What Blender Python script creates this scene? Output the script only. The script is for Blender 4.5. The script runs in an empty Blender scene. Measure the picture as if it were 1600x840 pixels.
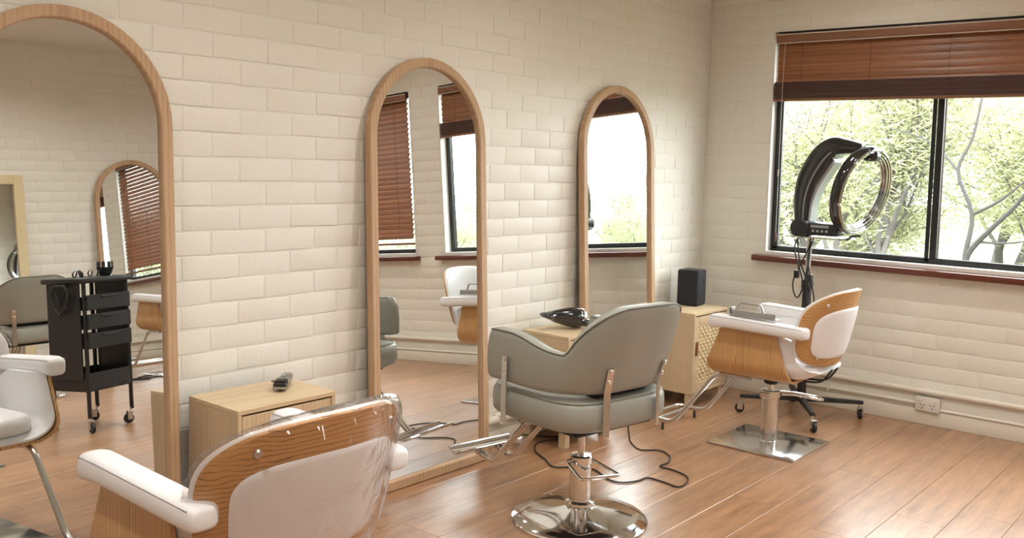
import bpy, bmesh, math, random
from mathutils import Vector, Matrix
random.seed(7)
sc = bpy.context.scene
COL = sc.collection
PI = math.pi

# ------------------------------------------------------------------ camera
FPX, YAW, PITCH, ROLL, PPY = 1485.06, 0.6916368, 0.0714946, -0.0294338, 359.0
CAM = Vector((0, 0, 1.37))
fw = Vector((math.cos(PITCH) * math.cos(YAW), math.cos(PITCH) * math.sin(YAW), -math.sin(PITCH)))
r0 = Vector((math.sin(YAW), -math.cos(YAW), 0))
d0 = fw.cross(r0)
rt = math.cos(ROLL) * r0 + math.sin(ROLL) * d0
dn = -math.sin(ROLL) * r0 + math.cos(ROLL) * d0
cd = bpy.data.cameras.new('camera')
cd.sensor_width = 36.0
cd.lens = FPX / 1600 * 36.0
cd.shift_y = -(420 - PPY) / 1600
cd.clip_start = 0.02
cam = bpy.data.objects.new('camera', cd)
COL.objects.link(cam)
m = Matrix((( rt.x, -dn.x, -fw.x, CAM.x), (rt.y, -dn.y, -fw.y, CAM.y), (rt.z, -dn.z, -fw.z, CAM.z), (0, 0, 0, 1)))
cam.matrix_world = m
sc.camera = cam

def proj(p):
    q = Vector(p) - CAM
    z = q.dot(fw)
    if z < 0.05: return (-9999, -9999)
    return (800 + FPX * q.dot(rt) / z, PPY + FPX * q.dot(dn) / z)

# ------------------------------------------------------------------ light, exposure
vs = sc.view_settings
vs.view_transform = 'Standard'; vs.look = 'None'; vs.exposure = 0.0; vs.gamma = 1.0; vs.use_curve_mapping = False
sc.display_settings.display_device = 'sRGB'
SKY = 15.0
world = bpy.data.worlds.new('sky'); sc.world = world
world.use_nodes = True
wn = world.node_tree.nodes; wl = world.node_tree.links
bg = wn['Background']
bg.inputs['Color'].default_value = (0.92, 0.96, 1.0, 1)
bg.inputs['Strength'].default_value = SKY
sun_d = bpy.data.lights.new('sun', 'SUN'); sun_d.energy = 7.0; sun_d.angle = 0.03; sun_d.color = (1.0, 0.96, 0.88)
sun = bpy.data.objects.new('sun', sun_d); COL.objects.link(sun)
sun.rotation_euler = Vector((0.62, 0.15, -0.80)).to_track_quat('-Z', 'Y').to_euler()   # from behind the building, high

DOWNLIGHTS = [(x, y) for y in (-1.15, 0.35, 1.75) for x in (0.2, 1.7, 3.2, 4.6)]
LAMP_W = 92.0

# ------------------------------------------------------------------ materials
MATS = {}
def nt(name):
    mt = bpy.data.materials.new(name); mt.use_nodes = True
    MATS[name] = mt
    return mt, mt.node_tree.nodes, mt.node_tree.links, mt.node_tree.nodes['Principled BSDF']
def rgb(r, g, b):
    f = lambda c: ((c / 255 + 0.055) / 1.055) ** 2.4 if c > 10 else c / 255 / 12.92
    return (f(r), f(g), f(b), 1)
def plain(name, col, rough=0.5, metal=0.0, spec=0.5, bump=0.0, bscale=60, var=0.0, coat=0.0, sss=0):
    mt, n, l, b = nt(name)
    b.inputs['Base Color'].default_value = col
    b.inputs['Roughness'].default_value = rough
    b.inputs['Metallic'].default_value = metal
    b.inputs['Specular IOR Level'].default_value = spec
    b.inputs['Coat Weight'].default_value = coat
    tc = n.new('ShaderNodeTexCoord')
    no = n.new('ShaderNodeTexNoise'); no.inputs['Scale'].default_value = bscale; no.inputs['Detail'].default_value = 4
    l.new(tc.outputs['Object'], no.inputs['Vector'])
    if bump:
        bp = n.new('ShaderNodeBump'); bp.inputs['Strength'].default_value = bump; bp.inputs['Distance'].default_value = 0.002
        l.new(no.outputs['Fac'], bp.inputs['Height']); l.new(bp.outputs['Normal'], b.inputs['Normal'])
    if var:
        n2 = n.new('ShaderNodeTexNoise'); n2.inputs['Scale'].default_value = 6; n2.inputs['Detail'].default_value = 3
        l.new(tc.outputs['Object'], n2.inputs['Vector'])
        mx = n.new('ShaderNodeMix'); mx.data_type = 'RGBA'
        mx.inputs[6].default_value = [c * (1 - var) for c in col[:3]] + [1]
        mx.inputs[7].default_value = [min(1, c * (1 + var * .6)) for c in col[:3]] + [1]
        l.new(n2.outputs['Fac'], mx.inputs[0]); l.new(mx.outputs[2], b.inputs['Base Color'])
    return mt
def wood(name, c1, c2, axis='x', scale=1.0, rough=0.45, rings=0.5, fine=0.5, rand=False, spec=0.5, knots=False, ringscale=None, distort=2.5, rvar=0.0, seed=0.0, sharp=False, coat=0.0, ramp=(.25, .8), lfs=7):
    """grain runs along axis; c1 light, c2 dark"""
    mt, n, l, b = nt(name)
    tc = n.new('ShaderNodeTexCoord')
    mp = n.new('ShaderNodeMapping')
    st = {'x': (0.12, 1, 1), 'y': (1, 0.12, 1), 'z': (1, 1, 0.12)}[axis]
    mp.inputs['Scale'].default_value = [s * scale for s in st]
    mp.inputs['Location'].default_value = (seed, seed * 1.7, seed * .6)
    src = tc.outputs['Object']
    oi = n.new('ShaderNodeObjectInfo')
    if rand:
        ad = n.new('ShaderNodeVectorMath'); ad.operation = 'ADD'
        ml = n.new('ShaderNodeMath'); ml.operation = 'MULTIPLY'; ml.inputs[1].default_value = 37.0
        l.new(oi.outputs['Random'], ml.inputs[0]); l.new(src, ad.inputs[0]); l.new(ml.outputs[0], ad.inputs[1])
        src = ad.outputs[0]
    l.new(src, mp.inputs['Vector'])
    no = n.new('ShaderNodeTexNoise'); no.inputs['Scale'].default_value = 60; no.inputs['Detail'].default_value = 6; no.inputs['Roughness'].default_value = 0.65
    l.new(mp.outputs[0], no.inputs['Vector'])
    wv = n.new('ShaderNodeTexWave'); wv.wave_type = 'RINGS'; wv.rings_direction = axis.upper()
    wv.inputs['Scale'].default_value = ringscale or 9.0; wv.inputs['Distortion'].default_value = distort
    wv.inputs['Detail'].default_value = 2.0; wv.inputs['Detail Scale'].default_value = 1.6
    l.new(mp.outputs[0], wv.inputs['Vector'])
    lf = n.new('ShaderNodeTexNoise'); lf.inputs['Scale'].default_value = lfs; lf.inputs['Detail'].default_value = 3
    l.new(mp.outputs[0], lf.inputs['Vector'])
    def mul(a, k):
        q = n.new('ShaderNodeMath'); q.operation = 'MULTIPLY'; q.inputs[1].default_value = k; l.new(a, q.inputs[0]); return q.outputs[0]
    def add(a, c):
        q = n.new('ShaderNodeMath'); q.operation = 'ADD'; l.new(a, q.inputs[0]); l.new(c, q.inputs[1]); return q.outputs[0]
    wvo = wv.outputs['Fac']
    if sharp:
        pw = n.new('ShaderNodeMath'); pw.operation = 'POWER'; pw.inputs[1].default_value = 0.45; l.new(wvo, pw.inputs[0]); wvo = pw.outputs[0]
        wv.inputs['Detail Scale'].default_value = 0.8
    s = add(add(mul(no.outputs['Fac'], fine), mul(wvo, rings)), mul(lf.outputs['Fac'], 1 - min(1, fine * .5 + rings * .5)))
    cr = n.new('ShaderNodeValToRGB')
    cr.color_ramp.elements[0].position = ramp[0]; cr.color_ramp.elements[0].color = c2
    cr.color_ramp.elements[1].position = min(1, ramp[1]); cr.color_ramp.elements[1].color = c1
    l.new(s, cr.inputs['Fac'])
    out = cr.outputs['Color']
    if knots:
        mp2 = n.new('ShaderNodeMapping'); mp2.inputs['Scale'].default_value = (1.6, 6, 1) if axis == 'x' else (6, 1.6, 1)
        l.new(src, mp2.inputs['Vector'])
        vo = n.new('ShaderNodeTexVoronoi'); vo.inputs['Scale'].default_value = 1.15
        l.new(mp2.outputs[0], vo.inputs['Vector'])
        kr = n.new('ShaderNodeValToRGB'); kr.color_ramp.elements[0].position = 0.03; kr.color_ramp.elements[0].color = (0.35, 0.3, 0.28, 1)
        kr.color_ramp.elements[1].position = 0.16; kr.color_ramp.elements[1].color = (1, 1, 1, 1)
        l.new(vo.outputs['Distance'], kr.inputs['Fac'])
        mk = n.new('ShaderNodeMix'); mk.data_type = 'RGBA'; mk.blend_type = 'MULTIPLY'; mk.inputs[0].default_value = 0.55
        l.new(out, mk.inputs[6]); l.new(kr.outputs['Color'], mk.inputs[7]); out = mk.outputs[2]
    if rand:
        hv = n.new('ShaderNodeHueSaturation')
        mr = n.new('ShaderNodeMapRange'); mr.inputs[3].default_value = 0.88; mr.inputs[4].default_value = 1.10
        l.new(oi.outputs['Random'], mr.inputs[0]); l.new(mr.outputs[0], hv.inputs['Value']); l.new(out, hv.inputs['Color']); out = hv.outputs['Color']
    l.new(out, b.inputs['Base Color'])
    b.inputs['Roughness'].default_value = rough
    b.inputs['Specular IOR Level'].default_value = spec
    b.inputs['Coat Weight'].default_value = coat; b.inputs['Coat Roughness'].default_value = 0.3
    bp = n.new('ShaderNodeBump'); bp.inputs['Strength'].default_value = 0.06; bp.inputs['Distance'].default_value = 0.001
    l.new(no.outputs['Fac'], bp.inputs['Height']); l.new(bp.outputs['Normal'], b.inputs['Normal'])
    return mt

plain('paint', (0.825, 0.803, 0.726, 1), rough=0.42, spec=0.4, bump=0.5, bscale=95, var=0.02)
plain('ceiling_paint', (0.78, 0.76, 0.72, 1), rough=0.8)
plain('reveal_paint', (0.86, 0.85, 0.82, 1), rough=0.4, bump=0.1)
plain('pipe_paint', (0.76, 0.71, 0.61, 1), rough=0.35)
wood('floor_wood', rgb(178, 134, 97), rgb(80, 50, 30), 'x', scale=1.1, rough=0.34, coat=0.5, rings=0.12, fine=0.95, rand=True, knots=True, spec=0.8, ringscale=5, ramp=(.2, .95), lfs=22)
plain('floor_gap', rgb(96, 62, 42), rough=0.7)
wood('oak_frame', rgb(194, 162, 128), rgb(158, 120, 88), 'z', scale=2.0, rough=0.5, rings=0.25, fine=0.7)
wood('pale_frame', rgb(222, 205, 165), rgb(200, 176, 130), 'z', scale=2.0, rough=0.5, rings=0.15, fine=0.7)
wood('cab_veneer_v', rgb(208, 184, 150), rgb(172, 144, 110), 'z', scale=2.0, rough=0.45, rings=0.2, fine=0.8)
wood('cab_veneer_h', rgb(214, 192, 156), rgb(188, 160, 122), 'x', scale=2.0, rough=0.42, rings=0.2, fine=0.8)
plain('cab_weave', rgb(228, 204, 160), rough=0.6, var=0.06)
plain('cab_inner', rgb(70, 48, 36), rough=0.7)
plain('leather_tab', rgb(140, 88, 58), rough=0.6)
wood('ply_v', rgb(200, 156, 104), rgb(112, 70, 36), 'z', scale=2.0, rough=0.38, rings=0.7, fine=0.35, ringscale=15.0, distort=9.0, seed=0.35, sharp=True)
wood('ply_h', rgb(196, 148, 94), rgb(100, 60, 30), 'x', scale=2.0, rough=0.38, rings=0.75, fine=0.35, ringscale=14.0, distort=9.0, seed=0.5, sharp=True)
plain('ply_edge', rgb(226, 200, 150), rough=0.5)
plain('white_leather', (0.80, 0.79, 0.80, 1), rough=0.42, spec=0.45, bump=0.12, bscale=320)
plain('seam', (0.30, 0.29, 0.29, 1), rough=0.6)
plain('grey_leather', (0.30, 0.30, 0.26, 1), rough=0.40, spec=0.5, bump=0.18, bscale=260, var=0.04)
plain('grey_piping', (0.10, 0.10, 0.085, 1), rough=0.5)
plain('chrome', (0.80, 0.80, 0.80, 1), rough=0.09, metal=1.0)
plain('satin_steel', (0.62, 0.61, 0.59, 1), rough=0.28, metal=1.0)
plain('worn_chrome', (0.74, 0.74, 0.74, 1), rough=0.16, metal=1.0, var=0.12)
plain('silver_plastic', (0.30, 0.31, 0.315, 1), rough=0.4, metal=0.1)
plain('tube_metal', (0.50, 0.50, 0.50, 1), rough=0.12, metal=1.0)
plain('grey_metal', (0.42, 0.42, 0.41, 1), rough=0.4, metal=0.5)
plain('black_gloss', (0.012, 0.013, 0.016, 1), rough=0.12, spec=0.6, coat=0.5)
plain('black_plastic', (0.014, 0.014, 0.016, 1), rough=0.42)
plain('black_matt', (0.018, 0.019, 0.021, 1), rough=0.6)
plain('rubber', (0.02, 0.02, 0.02, 1), rough=0.6)
plain('speaker_cloth', (0.020, 0.022, 0.026, 1), rough=0.85, bump=0.3, bscale=700)
plain('frame_black', (0.016, 0.017, 0.018, 1), rough=0.35)
wood('sill_wood', rgb(104, 52, 38), rgb(66, 32, 26), 'y', scale=2.0, rough=0.35, rings=0.3, fine=0.7)
wood('slat_wood', rgb(146, 98, 66), rgb(104, 66, 42), 'y', scale=2.0, rough=0.4, rings=0.35, fine=0.7, rand=True)
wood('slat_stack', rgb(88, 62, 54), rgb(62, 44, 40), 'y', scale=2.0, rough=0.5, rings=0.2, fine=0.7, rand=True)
wood('blind_rail', rgb(140, 98, 74), rgb(106, 70, 52), 'y', scale=2.0, rough=0.4, rings=0.3, fine=0.7)
plain('cord_white', (0.75, 0.72, 0.66, 1), rough=0.7)
plain('outlet_white', (0.72, 0.69, 0.62, 1), rough=0.35)
plain('tissue', (0.82, 0.80, 0.77, 1), rough=0.9)
plain('bark', rgb(72, 69, 66), rough=0.9, var=0.2)
plain('dark_bark', rgb(48, 46, 44), rough=0.9, var=0.2)
plain('lawn', (0.11, 0.12, 0.05, 1), rough=0.9, var=0.25)
plain('sandy', (0.62, 0.57, 0.48, 1), rough=0.95, var=0.15)

def leafmat(name, col):
    mt, n, l, b = nt(name)
    b.inputs['Base Color'].default_value = col; b.inputs['Roughness'].default_value = 0.55
    tr = n.new('ShaderNodeBsdfTranslucent'); tr.inputs['Color'].default_value = col
    mx = n.new('ShaderNodeMixShader'); mx.inputs[0].default_value = 0.45
    l.new(b.outputs[0], mx.inputs[1]); l.new(tr.outputs[0], mx.inputs[2]); l.new(mx.outputs[0], n['Material Output'].inputs['Surface'])
leafmat('leaf_a', (0.255, 0.28, 0.145, 1))
leafmat('leaf_b', (0.35, 0.36, 0.21, 1))
leafmat('leaf_c', (0.30, 0.31, 0.215, 1))

def mirror_mat():
    mt, n, l, b = nt('mirror_glass')
    b.inputs['Base Color'].default_value = (0.86, 0.88, 0.87, 1); b.inputs['Metallic'].default_value = 1; b.inputs['Roughness'].default_value = 0.0
mirror_mat()
def thin_glass(name, tint, refl_boost=1.0, rough=0.0, bump=0.0):
    mt, n, l, b = nt(name)
    n.remove(b)
    t = n.new('ShaderNodeBsdfTransparent'); t.inputs['Color'].default_value = tint
    g = n.new('ShaderNodeBsdfGlossy'); g.inputs['Roughness'].default_value = rough
    fr = n.new('ShaderNodeLayerWeight'); fr.inputs['Blend'].default_value = 0.5
    pw = n.new('ShaderNodeMath'); pw.operation = 'POWER'; pw.inputs[1].default_value = 4.0; l.new(fr.outputs['Facing'], pw.inputs[0])
    ml = n.new('ShaderNodeMath'); ml.operation = 'MULTIPLY_ADD'; ml.inputs[1].default_value = 0.8 * refl_boost; ml.inputs[2].default_value = 0.035 * refl_boost; ml.use_clamp = True
    mx = n.new('ShaderNodeMixShader')
    l.new(pw.outputs[0], ml.inputs[0]); l.new(ml.outputs[0], mx.inputs[0])
    l.new(t.outputs[0], mx.inputs[1]); l.new(g.outputs[0], mx.inputs[2]); l.new(mx.outputs[0], n['Material Output'].inputs['Surface'])
    if bump:
        tc = n.new('ShaderNodeTexCoord'); no = n.new('ShaderNodeTexNoise'); no.inputs['Scale'].default_value = 9; no.inputs['Detail'].default_value = 5
        no.inputs['Distortion'].default_value = 1.5
        bp = n.new('ShaderNodeBump'); bp.inputs['Strength'].default_value = bump; bp.inputs['Distance'].default_value = 0.02
        l.new(tc.outputs['Object'], no.inputs['Vector']); l.new(no.outputs['Fac'], bp.inputs['Height'])
        l.new(bp.outputs['Normal'], g.inputs['Normal']); l.new(bp.outputs['Normal'], fr.inputs['Normal'])
thin_glass('window_glass', (0.97, 0.985, 0.97, 1))
thin_glass('film', (0.925, 0.905, 0.895, 1), refl_boost=1.5, rough=0.09, bump=0.8)  # milky tint also darkens the pad behind, imitating its shade
def emis(name, col, s):
    mt, n, l, b = nt(name)
    b.inputs['Emission Color'].default_value = col; b.inputs['Emission Strength'].default_value = s; b.inputs['Base Color'].default_value = col
emis('lamp_lens', (1, 0.88, 0.72, 1), 14)

# ------------------------------------------------------------------ mesh helpers
class MB:
    def __init__(s): s.v = []; s.f = []
    def add(s, vs_, fs):
        o = len(s.v); s.v += [tuple(p) for p in vs_]; s.f += [tuple(i + o for i in q) for q in fs]; return s
    def box(s, x0, x1, y0, y1, z0, z1, M=None):
        p = [(x0, y0, z0), (x1, y0, z0), (x1, y1, z0), (x0, y1, z0), (x0, y0, z1), (x1, y0, z1), (x1, y1, z1), (x0, y1, z1)]
        if M is not None: p = [tuple(M @ Vector(q)) for q in p]
        return s.add(p, [(0, 3, 2, 1), (4, 5, 6, 7), (0, 1, 5, 4), (1, 2, 6, 5), (2, 3, 7, 6), (3, 0, 4, 7)])
    def rbox(s, x0, x1, y0, y1, z0, z1, bev=0.003, seg=2, M=None):
        bm = bmesh.new(); bmesh.ops.create_cube(bm, size=1)
        for v in bm.verts:
            v.co = Vector(((x0 + x1) / 2 + v.co.x * (x1 - x0), (y0 + y1) / 2 + v.co.y * (y1 - y0), (z0 + z1) / 2 + v.co.z * (z1 - z0)))
        bmesh.ops.bevel(bm, geom=bm.edges[:], offset=bev, segments=seg, profile=0.5, affect='EDGES')
        return s.addbm(bm, M)
    def addbm(s, bm, M=None):
        bm.verts.index_update()
        vs_ = [(M @ v.co if M is not None else v.co)[:] for v in bm.verts]
        fs = [tuple(v.index for v in f.verts) for f in bm.faces]
        bm.free(); return s.add(vs_, fs)
    def loft(s, secs, ring=True, cap=True, closed=False):
        n = len(secs[0]); o = len(s.v)
        for q in secs: s.v += [tuple(p) for p in q]
        k = len(secs)
        for i in range(k if closed else k - 1):
            i2 = (i + 1) % k
            for j in range(n if ring else n - 1):
                j2 = (j + 1) % n
                s.f.append((o + i * n + j, o + i * n + j2, o + i2 * n + j2, o + i2 * n + j))
        if cap and ring and not closed:
            s.f.append(tuple(o + j for j in reversed(range(n)))); s.f.append(tuple(o + (k - 1) * n + j for j in range(n)))
        return s
    def tube(s, path, r, n=8, closed=False, flat=None):
        P = [Vector(p) for p in path]; secs = []
        up = None
        for i, p in enumerate(P):
            a = P[i - 1] if (i > 0 or closed) else p
            b = P[(i + 1) % len(P)] if (i < len(P) - 1 or closed) else p
            t = (b - a).normalized()
            if up is None:
                up = Vector((0, 0, 1)) if abs(t.z) < 0.9 else Vector((1, 0, 0))
            u = (up - t * up.dot(t)).normalized(); w = t.cross(u); up = u
            rr = r[i] if isinstance(r, (list, tuple)) else r
            fl = flat or 1.0
            secs.append([p + (u * math.cos(2 * PI * j / n) * fl + w * math.sin(2 * PI * j / n)) * rr for j in range(n)])
        return s.loft(secs, closed=closed)
    def lathe(s, prof, n=24, M=None, cap=True):
        secs = []
        for r, z in prof:
            q = [Vector((r * math.cos(2 * PI * j / n), r * math.sin(2 * PI * j / n), z)) for j in range(n)]
            if M is not None: q = [M @ p for p in q]
            secs.append(q)
        return s.loft(secs, cap=cap)
    def build(s, name, mat, parent=None, ang=35, loc=None, bevel=None):
        me = bpy.data.meshes.new(name); me.from_pydata(s.v, [], s.f); me.update()
        bm = bmesh.new(); bm.from_mesh(me); bmesh.ops.recalc_face_normals(bm, faces=bm.faces[:]); bm.to_mesh(me); bm.free()
        if ang:
            for p in me.polygons: p.use_smooth = True
            me.set_sharp_from_angle(angle=math.radians(ang))
        me.materials.append(MATS[mat])
        o = bpy.data.objects.new(name, me); COL.objects.link(o)
        if parent is not None: o.parent = parent
        if loc: o.location = loc
        if bevel:
            bv = o.modifiers.new('bevel', 'BEVEL'); bv.width = bevel; bv.segments = 2; bv.limit_method = 'ANGLE'
        return o
def smooth_path(pts, n=8, closed=False):
    P = [Vector(p) for p in pts]; out = []; k = len(P)
    for i in range(k if closed else k - 1):
        g = lambda j: P[j % k] if closed else P[max(0, min(k - 1, j))]
        a, b, c, d = g(i - 1), g(i), g(i + 1), g(i + 2)
        for q in range(n):
            t = q / n
            out.append(0.5 * ((2 * b) + (c - a) * t + (2 * a - 5 * b + 4 * c - d) * t * t + (3 * b - a - 3 * c + d) * t ** 3))
    if not closed: out.append(P[-1])
    return out
def round_path(pts, rad, n=5):
    """polyline with rounded corners"""
    P = [Vector(p) for p in pts]; out = [P[0]]
    for i in range(1, len(P) - 1):
        a = (P[i - 1] - P[i]); b = (P[i + 1] - P[i]); r = min(rad, a.length * .45, b.length * .45)
        A = P[i] + a.normalized() * r; B = P[i] + b.normalized() * r
        for q in range(n + 1):
            t = q / n; out.append((1 - t) ** 2 * A + 2 * t * (1 - t) * P[i] + t * t * B)
    out.append(P[-1]); return out
def thick(mb, G, t0, t1, closed_u=False):
    """sheet from grid G[i][j] thickened along its normals from t0 to t1"""
    nu, nv = len(G), len(G[0]); N = [[None] * nv for _ in range(nu)]
    for i in range(nu):
        for j in range(nv):
            du = G[min(i + 1, nu - 1)][j] - G[max(i - 1, 0)][j]; dv = G[i][min(j + 1, nv - 1)] - G[i][max(j - 1, 0)]
            N[i][j] = du.cross(dv).normalized()
    A = [G[i][j] + N[i][j] * (t0(i, j) if callable(t0) else t0) for i in range(nu) for j in range(nv)]
    B = [G[i][j] + N[i][j] * (t1(i, j) if callable(t1) else t1) for i in range(nu) for j in range(nv)]
    o = nu * nv; F = []
    for i in range(nu - 1):
        for j in range(nv - 1):
            a, b, c, d = i * nv + j, (i + 1) * nv + j, (i + 1) * nv + j + 1, i * nv + j + 1
            F.append((a, b, c, d)); F.append((o + d, o + c, o + b, o + a))
    for i in range(nu - 1):
        F.append((i * nv, o + i * nv, o + (i + 1) * nv, (i + 1) * nv))
        q = nv - 1; F.append((i * nv + q, (i + 1) * nv + q, o + (i + 1) * nv + q, o + i * nv + q))
    for j in range(nv - 1):
        F.append((j, j + 1, o + j + 1, o + j)); q = (nu - 1) * nv
        F.append((q + j, o + q + j, o + q + j + 1, q + j + 1))
    mb.add(A + B, F); return mb
def sgnpow(c, e): return math.copysign(abs(c) ** e, c)
def superell(cx, cy, cz, ax, ay, az, e1=0.35, e2=0.35, nu=20, nv=10, M=None, mb=None):
    mb = mb or MB(); secs = []
    for i in range(nv + 1):
        ph = -PI / 2 + PI * i / nv; ph = max(-PI / 2 + 1e-3, min(PI / 2 - 1e-3, ph))
        cz_, cr = sgnpow(math.sin(ph), e1), sgnpow(math.cos(ph), e1)
        q = []
        for j in range(nu):
            th = 2 * PI * j / nu
            p = Vector((cx + ax * cr * sgnpow(math.cos(th), e2), cy + ay * cr * sgnpow(math.sin(th), e2), cz + az * cz_))
            q.append(M @ p if M is not None else p)
        secs.append(q)
    return mb.loft(secs)
def empty(name, loc=(0, 0, 0), rz=0):
    o = bpy.data.objects.new(name, None); COL.objects.link(o); o.location = loc; o.rotation_euler = (0, 0, rz); o.empty_display_size = 0.1
    return o
def tag(o, label, cat, group=None, kind=None):
    o['label'] = label; o['category'] = cat
    if group: o['group'] = group
    if kind: o['kind'] = kind
    return o
def struct(o, label=None):
    o['kind'] = 'structure'
    if label: o['label'] = label
    return o
def copy_tree(o, parent=None):
    c = o.copy(); COL.objects.link(c); c.parent = parent
    for ch in list(o.children): copy_tree(ch, c)
    return c

# ------------------------------------------------------------------ room shell
WY, WX, OY, BX, CZ = 2.923, 5.427, -2.20, -1.9, 2.74      # brick wall, window wall, opposite wall, back wall, ceiling
WIN = [(0.53, 2.49, 0.855, 2.19), (-1.72, 0.20, 0.855, 2.19)]

floor = struct(MB().box(BX, WX + .12, OY, WY + .12, -0.10, -0.0035).build('floor', 'floor_gap', ang=0))
PW = 0.1928
row0 = 0.79 - 16 * PW
plank_meshes = {}
def plank_mesh(L):
    if L not in plank_meshes:
        mb = MB(); h = PW / 2 - 0.0004; c = 0.0014; t = 0.0
        x0, x1 = -L / 2 + 0.0004, L / 2 - 0.0004
        top = [(x0 + c, -h + c, t), (x1 - c, -h + c, t), (x1 - c, h - c, t), (x0 + c, h - c, t)]
        mid = [(x0, -h, t - c), (x1, -h, t - c), (x1, h, t - c), (x0, h, t - c)]
        bot = [(x0, -h, -0.012), (x1, -h, -0.012), (x1, h, -0.012), (x0, h, -0.012)]
        mb.add(top + mid + bot, [(0, 1, 2, 3), (4, 5, 1, 0), (5, 6, 2, 1), (6, 7, 3, 2), (7, 4, 0, 3), (8, 9, 5, 4), (9, 10, 6, 5), (10, 11, 7, 6), (11, 8, 4, 7)])
        o = mb.build('plank', 'floor_wood', ang=0); plank_meshes[L] = o.data; bpy.data.objects.remove(o)
    return plank_meshes[L]
rp = random.Random(3)
y = row0 + PW / 2
while y < WY + 0.02:
    if y > OY - 0.02:
        x = BX - rp.choice([0, .35, .7, 1.05])
        while x < WX:
            L = rp.choice([1.95, 1.95, 1.5, 1.28])
            o = bpy.data.objects.new('plank', plank_mesh(L)); COL.objects.link(o); o.parent = floor; o.location = (x + L / 2, y, 0)
            x += L
    y += PW

ceiling = struct(MB().box(BX - .3, WX + .35, OY - .3, WY + .3, CZ, CZ + 0.14).build('ceiling', 'ceiling_paint', ang=0))
wall_left = struct(MB().box(BX, WX + .12, WY + .0026, WY + .14, -.1, CZ).build('wall_left', 'paint', ang=0))
wall_right = struct(MB().box(BX, WX + .12, OY - .14, OY - .0026, -.1, CZ).build('wall_right', 'paint', ang=0))
wall_back = struct(MB().box(BX - .14, BX, OY - .14, WY + .14, -.1, CZ).build('wall_back', 'paint', ang=0))
mb = MB(); x0, x1 = WX + .0026, WX + .125
ys = [OY - .14, WIN[1][0], WIN[1][1], WIN[0][0], WIN[0][1], WY + .14]
for i in range(5):
    if i in (1, 3):
        mb.box(x0, x1, ys[i], ys[i + 1], -.1, WIN[0][2]); mb.box(x0, x1, ys[i], ys[i + 1], WIN[0][3], CZ)
    else: mb.box(x0, x1, ys[i], ys[i + 1], -.1, CZ)
wall_front = struct(mb.build('wall_front', 'paint', ang=0))

# bricks --------------------------------------------------------------
BL, BH, JT = 0.2265, 0.0855, 0.0075
def brick_variant(k):
    r = random.Random(100 + k); bm = bmesh.new(); bmesh.ops.create_cube(bm, size=1)
    for v in bm.verts:
        v.co.x *= (BL - JT); v.co.z *= (BH - JT); v.co.y = (0.0 if v.co.y < 0 else 0.02) + (r.uniform(-.0005, .0007) if v.co.y < 0 else 0)
        v.co.x += r.uniform(-.0024, .0024); v.co.z += r.uniform(-.0018, .0018)
    ed = [e for e in bm.edges if all(v.co.y < 0.01 for v in e.verts)]
    bmesh.ops.bevel(bm, geom=ed, offset=0.0024, segments=2, profile=0.6, affect='EDGES')
    for v in bm.verts:
        if v.co.y < 0.012: v.co.x += r.uniform(-.0006, .0006); v.co.z += r.uniform(-.0006, .0006)
    o = MB().addbm(bm).build('brick', 'paint', ang=50); d = o.data; bpy.data.objects.remove(o); return d
BRICKS = [brick_variant(k) for k in range(7)]
def rects_minus(r, holes):
    out = [r]
    for h in holes:
        nx = []
        for (a, b, c, d) in out:
            if b <= h[0] or a >= h[1] or d <= h[2] or c >= h[3]: nx.append((a, b, c, d)); continue
            if a < h[0]: nx.append((a, h[0], c, d))
            if b > h[1]: nx.append((h[1], b, c, d))
            A, B = max(a, h[0]), min(b, h[1])
            if c < h[2]: nx.append((A, B, c, h[2]))
            if d > h[3]: nx.append((A, B, h[3], d))
        out = nx
    return [q for q in out if q[1] - q[0] > 0.025 and q[3] - q[2] > 0.02]
def lay_bricks(wall, u0, u1, phase, holes, place, want, covered=None):
    items = []
    k = -7
    while True:
        z0 = 0.67 + BH * k
        if z0 > CZ: break
        ph = phase + (0 if k % 2 == 0 else BL / 2)
        u = ph - math.ceil((ph - u0) / BL + 1) * BL
        while u < u1:
            r = (max(u, u0), min(u + BL, u1), max(z0, 0.0), min(z0 + BH, CZ))
            if r[1] - r[0] > 0.03 and r[3] - r[2] > 0.02:
                items += rects_minus(r, holes)
            u += BL
        k += 1
    sized = []
    for r in items:
        uc, zc = (r[0] + r[1]) / 2, (r[2] + r[3]) / 2
        sized.append((want(uc, zc, r), r))
    sized.sort(key=lambda t: -t[0])
    rest = MB(); rr = random.Random(5)
    for i, (w, r) in enumerate(sized):
        uc, zc = (r[0] + r[1]) / 2, (r[2] + r[3]) / 2
        me = BRICKS[rr.randrange(7)]
        sx, sz = (r[1] - r[0] - JT) / (BL - JT), (r[3] - r[2] - JT) / (BH - JT)
        loc, rz = place(uc, zc)
        loc = Vector(loc) + Vector((-math.sin(rz), math.cos(rz), 0)) * rr.uniform(-.0004, .0009)
        if w > 0 and i < 300:
            o = bpy.data.objects.new('brick', me); COL.objects.link(o); o.parent = wall
            o.location = loc; o.rotation_euler = (0, 0, rz); o.scale = (sx, 1, sz)
        else:
            M = Matrix.Translation(loc) @ Matrix.Rotation(rz, 4, 'Z') @ Matrix.Diagonal((sx, 1, sz, 1))
            rest.add([M @ v.co for v in me.vertices], [tuple(p.vertices) for p in me.polygons])
    if rest.v:
        o = rest.build('brickwork', 'paint', wall, ang=50); o['kind'] = 'stuff'
MX = [1.352, 2.912, 4.375]     # mirror centres along the brick wall
def want_left(x, z, r):
    p = proj((x, WY, z))
    if not (-30 < p[0] < 1630 and -30 < p[1] < 870): return 0
    for c in MX:
        if abs(x - c - .06) < .30 and z < 1.6: return 0
    q = (WY * WY + x * x)
    return (r[1] - r[0]) * (r[3] - r[2]) / q
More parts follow.
